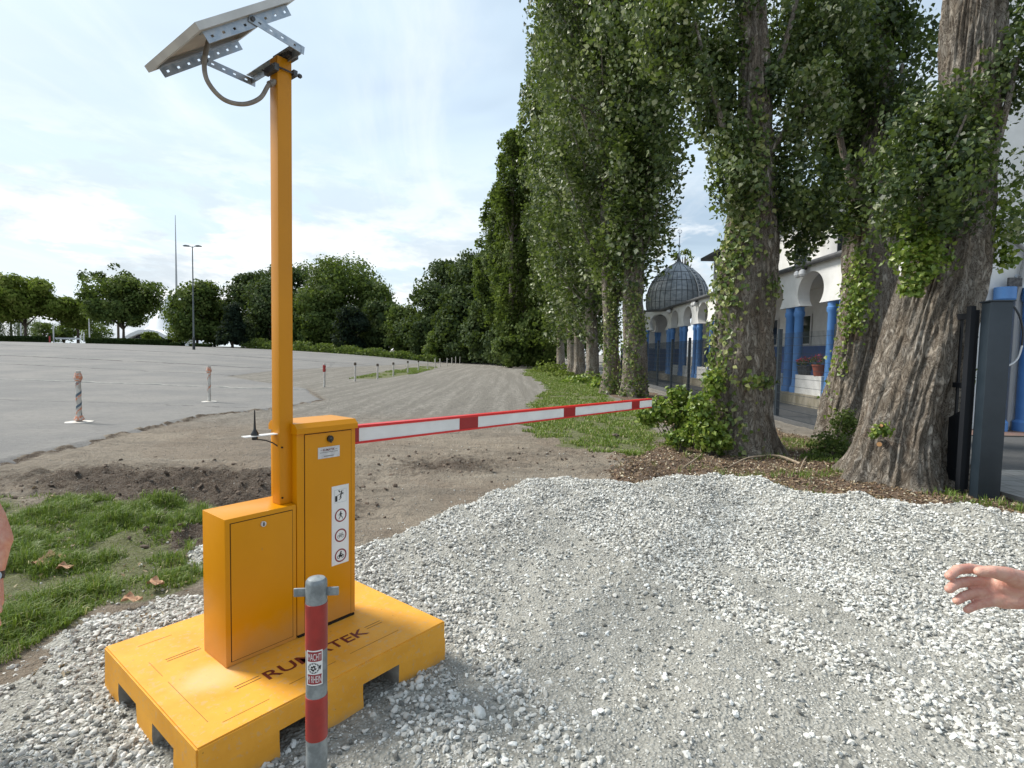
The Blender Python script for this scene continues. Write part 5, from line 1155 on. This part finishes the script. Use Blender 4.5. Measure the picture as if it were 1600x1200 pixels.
# wall lamps
for y, lab in ((17.4, 'white double spotlight above the arch facing the shaded poplar'), (28.3, 'white spotlight over the arch under the ladder'), (33.2, 'white spotlight at the corner under the dome')):
    q = empty('wall_spotlight', (BX + .024 * y, y, 4.42), brz, label=lab, cat='spotlight', group='spotlights on the colonnade')
    MB().box(-.18, 0, -.05, .05, -.03, .03).box(-.24, -.16, -.22, .22, -.03, .02).build('arm', m_roofg, q)
    for s_ in (-.16, .16): MB().lathe([(.02, .0), (.09, -.05), (.11, -.16), (.08, -.22), (.02, -.24)], 12, (-.2, s_, -.03)).build('lamp_head', m_frame, q, True)
fl_ = empty('floodlight', (10.7, 11.75, 3.3), 0, label='small dark floodlight on an arm over the gate pillar', cat='floodlight')
MB().box(-.14, .14, -.02, .03, -.08, .1).build('lamp_head', m_dsteel, fl_); MB().tube([(.0, .0, .1), (.05, .05, .16), (.6, .2, .16)], .02, 6).build('arm', m_galv, fl_)
# flower pots on the parapet
def potplant(px, py, dep, s, lab, potm, leafm, flow):
    y = D(px, py, dep).y; x = BX + .024 * y + .16
    q = empty('potted_plant', (x, y, 1.062), label=lab, cat='plant', group='flower pots on the colonnade parapet')
    MB().lathe([(.10 * s, 0), (.14 * s, .24 * s), (.155 * s, .24 * s), (.155 * s, .28 * s), (.13 * s, .28 * s), (.12 * s, .26 * s)], 18).build('pot', potm, q, True)
    leafmesh('foliage', blob((0, 0, .38 * s), .17 * s, 160, (1.1, 1.1, .7)), .055, leafm, q, None, 0)
    if flow: leafmesh('blossoms', blob((0, 0, .44 * s), .2 * s, 90, (1.1, 1.1, .6)), .05, m_flower, q, None, 0)
potplant(1277, 590, 16.7, 1.25, 'terracotta pot with red flowers between two column pairs', m_terra, m_broad, True)
potplant(1255, 588, 17.4, 1.1, 'dark pot of red flowers next to the terracotta pot', m_dsteel, m_broad, True)
potplant(1244, 588, 17.7, 1.0, 'dark pot with sparse flowers close to a blue column', m_dsteel, m_broad, True)
potplant(1211, 588, 19.6, 1.1, 'pale pot with dark pink flowers beyond the pair of blue columns', m_frame, m_broad, True)
# ------------------------------------------------------------------ fence
fen = empty('mesh_fence', (6.6, 0, 0), brz, label='dark wire mesh fence with square posts along the driveway', cat='fence')
yf = [9.0 + 2.6 * i for i in range(12)]
for y in yf: MB().box(-.045, .045, y - .04, y + .04, -.1, 2.34).build('post', m_anth, fen)
for y in yf[:-1]:
    mb = MB(); th_ = .0028 if y < 14 else .0035
    nv = 50
    for j in range(nv): yy2 = y + .05 + 2.5 * j / (nv - 1); mb.box(-.045 - th_, -.045 + th_, yy2 - th_, yy2 + th_, .06, 2.22)
    for z_ in np.arange(.1, 2.21, .2): mb.box(-.052, -.0481, y + .03, y + 2.57, z_ - .004, z_ + .004); mb.box(-.0418, -.038, y + .03, y + 2.57, z_ - .004, z_ + .004)
    mb.build('mesh_panel', m_anth, fen)
# ------------------------------------------------------------------ gate pillar and gate
pb = G(1551, 780, .05); th_ = R(-18)
gp = empty('gate_pillar', (pb.x, pb.y + .1, .0), th_, label='square anthracite gate pillar with a loose cable beside the huge trunk', cat='gate pillar')
MB().box(-.115, .095, -.10, .10, -.1, 2.27, b=.006).build('post', m_anth, gp, True)
MB().box(-.13, .11, -.115, .115, 2.271, 2.285).build('cap', m_anth, gp)
inv = (Matrix.Translation(Vector((pb.x, pb.y + .1, 0))) @ Matrix.Rotation(th_, 4, 'Z')).inverted()
c1 = [inv @ D(a, b, c_) for a, b, c_ in ((1566, 477, 6.38), (1580, 476, 6.3), (1592, 492, 6.22), (1598, 515, 6.2), (1597, 540, 6.2))]
c2 = [inv @ D(a, b, c_) for a, b, c_ in ((1597, 540, 6.2), (1590, 560, 6.2), (1578, 570, 6.18), (1563, 573, 6.15), (1549, 570, 6.16))]
MB().tube(spline(c1), .011, 8).build('cable', m_black, gp, True); MB().tube(spline(c2), .011, 8).build('cable', m_silver, gp, True)
gt = empty('sliding_gate', (pb.x - .06, pb.y + .32, 0), R(-8), label='black sliding gate of vertical bars between pillar and huge trunk', cat='gate')
fr = MB().box(-.04, .04, 0, .10, .08, 2.2).box(-.04, .04, .1005, 1.5, .15, .30).box(-.03, .03, .1005, 1.5, 1.28, 1.34).box(-.03, .03, .1005, 1.5, 2.1, 2.17).box(-.04, .04, 1.5005, 1.6, .08, 2.2)
fr.box(-.10, -.05, -.08, .0, .05, 2.24)
fr.build('gate_frame', m_anth2, gt)
mb = MB()
for j in range(10): mb.box(-.012, .012, .22 + .125 * j, .245 + .125 * j, .301, 2.099)
mb.build('bars', m_anth2, gt)
mb = MB(); mb.prism([(.12, .30), (1.5, .30), (.12, 1.0)], lambda a, b, d: (d, a, b), -.03, -.015); mb.build('brace_plate', m_anth2, gt)
tuft('ivy', 'loose ivy strands hanging on the black sliding gate', [(1508, 520, 6.9, .14, 60, (1, .4, 1)), (1518, 590, 6.9, .13, 30, (.8, .4, 1.4)), (1505, 640, 6.9, .12, 26, (.8, .4, 1.2)), (1492, 715, 6.8, .1, 40, (.8, .4, 1.4)), (1488, 745, 6.8, .08, 30, (.8, .4, 1))], .08, m_ivy, 'climbing plant')
# ------------------------------------------------------------------ grass and litter
def blades(name, x, y, ln, wd, zf, lean=.6, label=None, tm=.5):
    n = len(x); a = rng.uniform(0, 2 * np.pi, n); z_ = zf(x, y); ln = ln * rng.uniform(.5, 1.3, n)
    d = np.stack([np.cos(a), np.sin(a)], 1); s = np.stack([-d[:, 1], d[:, 0]], 1) * (wd * rng.uniform(.6, 1.3, n))[:, None]; le = rng.uniform(.1, 1, n) * lean
    B = np.stack([x, y, z_ - .01], 1); M1 = B + np.concatenate([d * (ln * le * .35)[:, None], (ln * .6)[:, None]], 1); T_ = B + np.concatenate([d * (ln * le)[:, None], (ln * (1 - .45 * le))[:, None]], 1)
    s3 = np.concatenate([s, np.zeros((n, 1))], 1)
    V = np.stack([B - s3, B + s3, M1 + s3 * .8, M1 - s3 * .8, T_], 1).reshape(-1, 3); o_ = (np.arange(n) * 5)[:, None]
    q = np.concatenate([o_ + np.array([[0, 1, 2]]), o_ + np.array([[0, 2, 3]]), o_ + np.array([[3, 2, 4]])], 0)
    return tag(npmesh(name, V, q, m_grassb, None, True, attrs={'tint': np.repeat(np.clip(rng.normal(tm, .25, n), 0, 1), 5)}), kind='stuff')
n = 190000; x = rng.uniform(-6.2, -1.9, n); y = rng.uniform(1.6, 5.6, n); tf = fbm(x * 2.6, y * 2.6, 1, 4, .6)
k = (inpoly(x, y, GRASSP[0]) + (fbm(x * 2.2, y * 2.2, 2) - .5) * .7 > .0) & (tf + rng.normal(0, .05, n) > .45) & (gravd(x, y) < .05) & (x > -1.02 * y - .3)
hmul = .6 + 1.3 * ss(tf[k], .45, .75)
blades('grass', x[k], y[k], .085 * hmul, .0028, gz, 1.0)
n = 170000; y = 8.3 + 45 * rng.random(n) ** 1.9; x = rng.uniform(-.6, 5.4, n)
gf = inpoly(x, y, GRASSP[1]) + (fbm(x * 1.3, y * 1.3, 2) - .5) * 1.5; k = (gf > .05) & (fbm(x * 2.4, y * 2.4, 4) + rng.normal(0, .05, n) > .43)
blades('grass', x[k], y[k], .05 + .05 * rng.random(k.sum()), .003 + .0005 * y[k], gz, 1.0, tm=.62)
n = 2600; x = rng.uniform(1.5, 6, n); y = rng.uniform(5.4, 10.5, n); k = (mulchf(x, y) > .4) & (fbm(x * 1.8, y * 1.8, 3) > .57) & (gravd(x, y) < -.1)
blades('grass', np.repeat(x[k], 6) + rng.normal(0, .03, k.sum() * 6), np.repeat(y[k], 6) + rng.normal(0, .03, k.sum() * 6), .11, .004, gz, 1.0, tm=.5)
n = 60000; y = rng.uniform(28, 56, n); x = rng.uniform(-9.6, -6.2, n); k = (inpoly(x, y, GRASSP[2]) > .1) & (fbm(x * 1.2, y * .5, 3) > .53)
blades('grass', x[k], y[k], .12, .014, lambda a, b: gz(a, b), 1.0, tm=.6)
# dry leaf and chip litter under the poplars
n = 30000; x = rng.uniform(1.0, 6, n); y = 5 + rng.random(n) ** 1.3 * 10; k = (mulchf(x, y) > .35) & (gravd(x, y) < .0); x = x[k]; y = y[k]
tag(leafmesh('leaf_litter', np.stack([x, y, gz(x, y) + .012], 1), rng.uniform(.015, .055, len(x)), m_litter, None, np.clip(rng.normal(.58, .3, len(x)), 0, 1), 0, None, wr=.55, upw=2.5), kind='stuff')
n = 1100; x = rng.uniform(-5.5, -2.0, n); y = rng.uniform(2.4, 5.8, n); k = fbm(x * 2, y * 2, 5) > .5; x = x[k]; y = y[k]
tag(leafmesh('leaf_litter', np.stack([x, y, gz(x, y) + .02], 1), rng.uniform(.015, .05, len(x)), m_litter, None, rng.uniform(.3, 1, len(x)), 0, None, wr=.4, upw=2.0), kind='stuff')
# big dry leaves in the grass, twigs, a dark lump
m_dry = noisy((.36, .19, .11), (.50, .32, .20), 30, name='big_dry_leaf', rough=.8)
def dryleaf(px, py, s, lab, ang):
    p = G(px, py, .05); z_ = float(max(gz(p.x, p.y), gs(p.x, p.y))) + .05
    V = []; nu, nv_ = 9, 5
    for i in range(nu):
        t = i / (nu - 1); w_ = math.sin(math.pi * min(1, t * .95 + .04)) ** .7 * .42 * (1 + .25 * math.sin(i * 2.3))
        for j in range(nv_):
            u = (j / (nv_ - 1) * 2 - 1) * w_; x_, y_ = (t - .5) * s, u * s; V.append((x_ * math.cos(ang) - y_ * math.sin(ang), x_ * math.sin(ang) + y_ * math.cos(ang), .35 * s * (u * u * 2.4 + .25 * math.sin(t * 6)) + .01 * math.sin(j * 3 + i)))
    Fq = [(i * nv_ + j, i * nv_ + j + 1, (i + 1) * nv_ + j + 1, (i + 1) * nv_ + j) for i in range(nu - 1) for j in range(nv_ - 1)]
    o_ = npmesh('dry_leaf', V, Fq, m_dry, None, True); o_.location = (p.x, p.y, z_); tag(o_, lab, 'leaf', 'large dry leaves on the grass')
dryleaf(88, 868, .17, 'largest curled brown leaf, standing up in the grass', .9)
dryleaf(66, 878, .13, 'flat reddish leaf touching the largest curled leaf', .1)
dryleaf(206, 938, .11, 'reddish brown leaf at the seam of grass and gravel', .5)
dryleaf(243, 912, .10, 'pale tan leaf on the grass tongue nearest the cabinets', .2)
dryleaf(102, 885, .10, 'small pale brown leaf below the largest curled leaf', .6)
m_twig = noisy((.26, .20, .14), (.38, .31, .23), 15, name='twig_bark', rough=.9)
for q, (a, b, r, lab) in enumerate((((1190, 712), (1250, 727), .018, 'pale bare stick lying on the mulch past the ivied trunk'), ((1068, 735), (1100, 708), .012, 'thin bent twig leaning at the foot of the ivied trunk'), ((1248, 740), (1262, 712), .01, 'short twig in the mulch between the trunks'), ((1130, 730), (1195, 715), .012, 'long thin root crossing the mulch in front of the ivied trunk'))):
    p, w_ = G(*a, .05), G(*b, .05); mid = (p + w_) / 2 + Vector((.03, .05, .03)); p.z = float(gz(p.x, p.y)) + .015; w_.z = float(gz(w_.x, w_.y)) + .03; mid.z = float(gz(mid.x, mid.y)) + .05
    tag(MB().tube(spline([p, mid, w_], 6), r, 7).build('stick', m_twig, None, True), lab, 'stick', 'sticks on the mulch')
p = G(962, 684, .0); V, Fc, nv = stones(np.array([[p.x, p.y, float(gz(p.x, p.y)) + .05]]), np.array([.07]), 3)
tag(npmesh('dark_stump', V, Fc, m_barkd, smooth=True), 'small round black stump on the grass below the boom tip', 'stump')
# clods of soil and mulch
def clods(n, x0, x1, y0, y1, w, smin, smax, name, m_):
    x = rng.uniform(x0, x1, n); y = rng.uniform(y0, y1, n); k = (w(x, y) * 1.2 > rng.random(n)) & (gravd(x, y) < .0); x = x[k]; y = y[k]; s = smin + (smax - smin) * rng.random(len(x)) ** 3
    V, Fc, nv = stones(np.stack([x, y, gz(x, y) + s * .15], 1), s, 1); tag(npmesh(name, V, Fc, m_, None, False), kind='stuff')
m_clod = noisy((.10, .072, .052), (.17, .13, .10), 6, name='soil_clod', rough=1.)
clods(6500, -5.5, 3.4, 4.3, 9.5, lambda x, y: mudf(x, y) ** 1.5 * .8, .005, .038, 'soil_clods', m_clod)
m_clod2 = noisy((.13, .078, .05), (.22, .155, .11), 9, name='mulch_clod', rough=1.)
clods(7000, 1.2, 6, 5, 11, lambda x, y: mulchf(x, y) * .8, .006, .035, 'soil_clods', m_clod2)
m_clod3 = noisy((.20, .18, .155), (.34, .32, .28), 9, name='grit', rough=1.)
clods(9000, -6.5, 3.4, 4.8, 14, lambda x, y: .5 + 0 * x, .003, .014, 'track_grit', m_clod3)
# ------------------------------------------------------------------ people
m_skin = mat('skin', (.52, .27, .20), .5, fn=lambda t, p: (L(t, mixc(t, mapr(t, noise(t, objco(t), 34, 7, .65, .6), .35, .70), (.64, .38, .29), (.56, .26, .20)), p.inputs['Base Color']), addbump(t, p, noise(t, objco(t), 120, 6, .7, .5), .5, .003)))
m_skin.node_tree.nodes['Principled BSDF'].inputs['Subsurface Weight'].default_value = .12
m_skin.node_tree.nodes['Principled BSDF'].inputs['Subsurface Radius'].default_value = (.01, .004, .002)
def capsule(p0, p1, r0, r1, n_=16):
    p0 = Vector(p0); p1 = Vector(p1); d = p1 - p0; Ln = max(d.length, 1e-5); d = d / Ln; pts = []; rs = []
    for i in range(6): a = math.pi / 2 * i / 5; pts.append(p0 - d * r0 * math.cos(a)); rs.append(max(r0 * math.sin(a), r0 * .02))
    for i in range(6): a = math.pi / 2 * i / 5; pts.append(p1 + d * r1 * math.sin(a)); rs.append(max(r1 * math.cos(a), r1 * .02))
    mb = MB(); mb.tube(pts, rs, n_); return mb
def organic(name, caps, vox, m_, parent, smooth_it=6, creases=None):
    al = MB()
    for c_ in caps: q = capsule(*c_); al.add(q.v, q.f)
    o = al.build(name, m_, None, True)
    rm = o.modifiers.new('r', 'REMESH'); rm.mode = 'VOXEL'; rm.voxel_size = vox
    sm = o.modifiers.new('s', 'SMOOTH'); sm.iterations = smooth_it; sm.factor = .5
    dg = bpy.context.evaluated_depsgraph_get(); me = bpy.data.meshes.new_from_object(o.evaluated_get(dg)); o.modifiers.clear(); o.data = me
    me.polygons.foreach_set('use_smooth', np.ones(len(me.polygons), bool))
    if parent is not None: o.parent = parent; o.matrix_parent_inverse = Matrix.Identity(4)
    return o
def chain(pts, rs): return [(pts[i], pts[i + 1], rs[i], rs[i + 1]) for i in range(len(pts) - 1)]
# person on the right: reaching hand
def hp(px, py, d): return D(px, py, d)
hand = []
# fingers (knuckle, middle joint, end joint, tip): index at the top, little finger at the bottom
hand += chain([hp(1556, 896, 1.085), hp(1516, 888, 1.080), hp(1496, 890, 1.060), hp(1483, 900, 1.040)], [.0108, .0098, .0092, .0078])
hand += chain([hp(1554, 911, 1.080), hp(1513, 908.5, 1.070), hp(1494, 912, 1.046), hp(1483, 920.5, 1.028)], [.0108, .0098, .0091, .0078])
hand += chain([hp(1554, 926, 1.072), hp(1520, 927, 1.060), hp(1505, 932, 1.036), hp(1495, 939, 1.020)], [.0104, .0092, .0084, .0072])
hand += chain([hp(1556, 939, 1.064), hp(1532, 943.5, 1.052), hp(1520, 948, 1.034), hp(1511, 953, 1.020)], [.0094, .0082, .0075, .0065])
wr = hp(1622, 923, 1.07)
for (px, py, d, r) in ((1548, 898, 1.083, .0145), (1546, 911, 1.078, .015), (1548, 925, 1.070, .0145), (1552, 937, 1.062, .0135)): hand.append((hp(px, py, d), wr, r, .024))
hand.append((hp(1560, 915, 1.072), hp(1600, 922, 1.066), .022, .025))
hand.append((hp(1566, 940, 1.060), hp(1605, 936, 1.062), .014, .019))
# thumb leaves the side of the palm and lies forward over it
hand += chain([hp(1600, 908, 1.055), hp(1573, 898, 1.036), hp(1549, 893, 1.028), hp(1530, 893, 1.030)], [.019, .0150, .0112, .0090])
elb = Vector((1.27, 1.02, 1.10)); sho = Vector((1.47, .93, 1.42))
hand += [(wr, (wr + elb) / 2, .0275, .038), ((wr + elb) / 2, elb, .038, .043)]
pr = empty('person', (1.62, .9, 0), label='person reaching out an open curled hand over the gravel', cat='person')
off_ = Vector((1.62, .9, 0))
def shift(c_): return [(Vector(a) - off_, Vector(b) - off_, r0, r1) for a, b, r0, r1 in c_]
def bodycaps(cx, cy, face, h=1.75):
    f = Vector((math.cos(face), math.sin(face), 0)); s = Vector((-f.y, f.x, 0)); c0 = Vector((cx, cy, 0)); P = lambda a, b, z_: c0 + f * a + s * b + Vector((0, 0, z_ * h / 1.75))
    caps = [(P(0, 0, 1.0), P(0, 0, 1.15), .145, .14), (P(0, 0, 1.15), P(.0, 0, 1.36), .14, .15), (P(-.01, -.14, 1.40), P(-.01, .14, 1.40), .075, .075), (P(0, 0, 1.42), P(.01, 0, 1.54), .062, .055)]
    head = [(P(.0, 0, 1.64), P(.02, 0, 1.60), .085, .07), (P(.02, 0, 1.60), P(.05, 0, 1.555), .07, .045), (P(-.03, 0, 1.66), P(.03, 0, 1.67), .085, .08), (P(.09, 0, 1.625), P(.108, 0, 1.60), .010, .014), (P(0, .085, 1.62), P(0, .09, 1.60), .018, .014), (P(0, -.085, 1.62), P(0, -.09, 1.60), .018, .014), (P(.085, .0, 1.565), P(.088, 0, 1.563), .018, .018)]
    legs = []
    for q in (-1, 1): legs += chain([P(0, .09 * q, .92), P(.02, .095 * q, .5), P(-.01, .10 * q, .10)], [.095, .062, .042]); legs.append((P(-.03, .1 * q, .05), P(.13, .11 * q, .035), .04, .032))
    return caps, head, legs, P, f, s
caps, head, legs, P, f, s = bodycaps(1.62, .9, R(150))
oth = chain([P(0, .19, 1.40), P(-.02, .27, 1.12), P(.08, .25, .88)], [.055, .042, .028]) + [(P(.08, .25, .88), P(.12, .24, .80), .032, .028)] + [(P(.12, .24, .80), P(.13, .235 + .018 * (q - 1.5), .72 - .005 * q), .011, .008) for q in range(4)]
allc = hand + [(elb, sho, .045, .055)] + [(sho, P(0, 0, 1.40), .06, .09)] + caps + head + legs + oth
b_ = organic('body', shift(allc), .0019, m_skin, pr, 2)
m_shirt = noisy((.10, .12, .15), (.13, .15, .18), 8, name='shirt_cloth', rough=.9, bump=.3, bscale=12, bdist=.01)
m_trou = noisy((.04, .045, .06), (.06, .065, .085), 10, name='trouser_cloth', rough=.9)
shc = [(a, b, r0 + .016, r1 + .016) for a, b, r0, r1 in caps[:3]] + [(elb.lerp(sho, .35), sho, .064, .072), (sho, P(0, 0, 1.40), .075, .10), (P(0, .19, 1.40), P(-.012, .245, 1.2), .072, .06), (P(0, 0, .98), P(0, 0, 1.0), .165, .165)]
organic('shirt', shift(shc), .009, m_shirt, pr, 6)
organic('trousers', shift([(P(0, .07, .96), P(0, -.07, .96), .125, .125)] + [(a, b, r0 + .014, r1 + .02) for a, b, r0, r1 in legs if a.z > .09]), .009, m_trou, pr, 6)
organic('hair', shift([(P(-.035, 0, 1.68), P(.015, 0, 1.70), .09, .078), (P(-.05, 0, 1.64), P(-.04, 0, 1.66), .082, .08)]), .007, m_barkd, pr, 4)
for q in (-1, 1):
    e_ = P(.076, .032 * q, 1.637) - off_; eb = MB(); eb.lathe([(.002, -.012), (.009, -.009), (.0125, 0), (.009, .009), (.002, .012)], 12, tuple(e_), 0); eb.lathe([(.001, -.005), (.005, -.003), (.006, 0), (.005, .003), (.001, .005)], 10, tuple(e_ + f * .0085), 1)
    eb.build('eye', [m_white, m_black], b_, True)
# person on the left: bare forearm with a watch
cx_, cy_ = -2.36, 2.02
caps, head, legs, P, f, s = bodycaps(cx_, cy_, R(35))
off_ = Vector((cx_, cy_, 0))
pl_ = empty('person', off_, label='person with a bare tanned forearm and a wristwatch at the grass edge', cat='person')
S2 = Vector((-2.13, 1.93, 1.42)); E2 = D(-16, 812, 2.0); Wr2 = D(-12, 905, 1.98); K2 = D(-14, 942, 1.95)
arm2 = [(S2, E2, .056, .047), (E2, D(-8, 845, 2.0), .046, .052), (D(-8, 845, 2.0), Wr2, .050, .030), (Wr2, K2, .030, .036)] + [(K2, D(-16 + 7 * (q - 1), 985 - 3 * q, 1.93 + .012 * q), .0115, .009) for q in range(4)] + [(D(-8, 925, 1.95), D(-2, 955, 1.93), .014, .011)]
oth = chain([P(0, .19, 1.40), P(-.02, .25, 1.10), P(.06, .25, .86)], [.055, .042, .028]) + [(P(.06, .25, .86), P(.09, .24, .78), .034, .03)] + [(P(.09, .24, .78), P(.10, .235 + .018 * (q - 1.5), .70), .011, .008) for q in range(4)]
organic('body', shift(arm2 + [(S2, P(0, 0, 1.40), .06, .09)] + caps + head + legs + oth), .005, m_skin, pl_, 5)
m_tee = noisy((.20, .19, .20), (.25, .24, .25), 8, name='grey_tshirt', rough=.9, bump=.3, bscale=12, bdist=.01)
organic('shirt', shift([(a, b, r0 + .016, r1 + .016) for a, b, r0, r1 in caps[:3]] + [(S2, S2.lerp(E2, .82), .076, .066), (S2, P(0, 0, 1.40), .075, .10), (P(0, .19, 1.40), P(-.012, .23, 1.2), .072, .064), (P(0, 0, .96), P(0, 0, 1.0), .168, .165)]), .008, m_tee, pl_, 6)
organic('trousers', shift([(P(0, .07, .96), P(0, -.07, .96), .125, .125)] + [(a, b, r0 + .014, r1 + .02) for a, b, r0, r1 in legs if a.z > .09]), .009, m_trou, pl_, 6)
organic('hair', shift([(P(-.035, 0, 1.68), P(.015, 0, 1.70), .09, .078), (P(-.05, 0, 1.64), P(-.04, 0, 1.66), .082, .08)]), .007, m_barkd, pl_, 4)
wd_ = (Wr2 - E2).normalized(); wc = Wr2 - off_ - wd_ * .012
wt = MB(); wt.tube([wc - wd_ * .012, wc + wd_ * .014], [.036, .034], 20); wo = wt.build('watch_strap', m_black, pl_, True)
sd2 = (Vector((.80, -.6, 0)) - wd_ * Vector((.80, -.6, 0)).dot(wd_)).normalized()
MB().tube([wc + sd2 * .033, wc + sd2 * .043], .019, 20).build('watch_case', m_galv, wo, True)
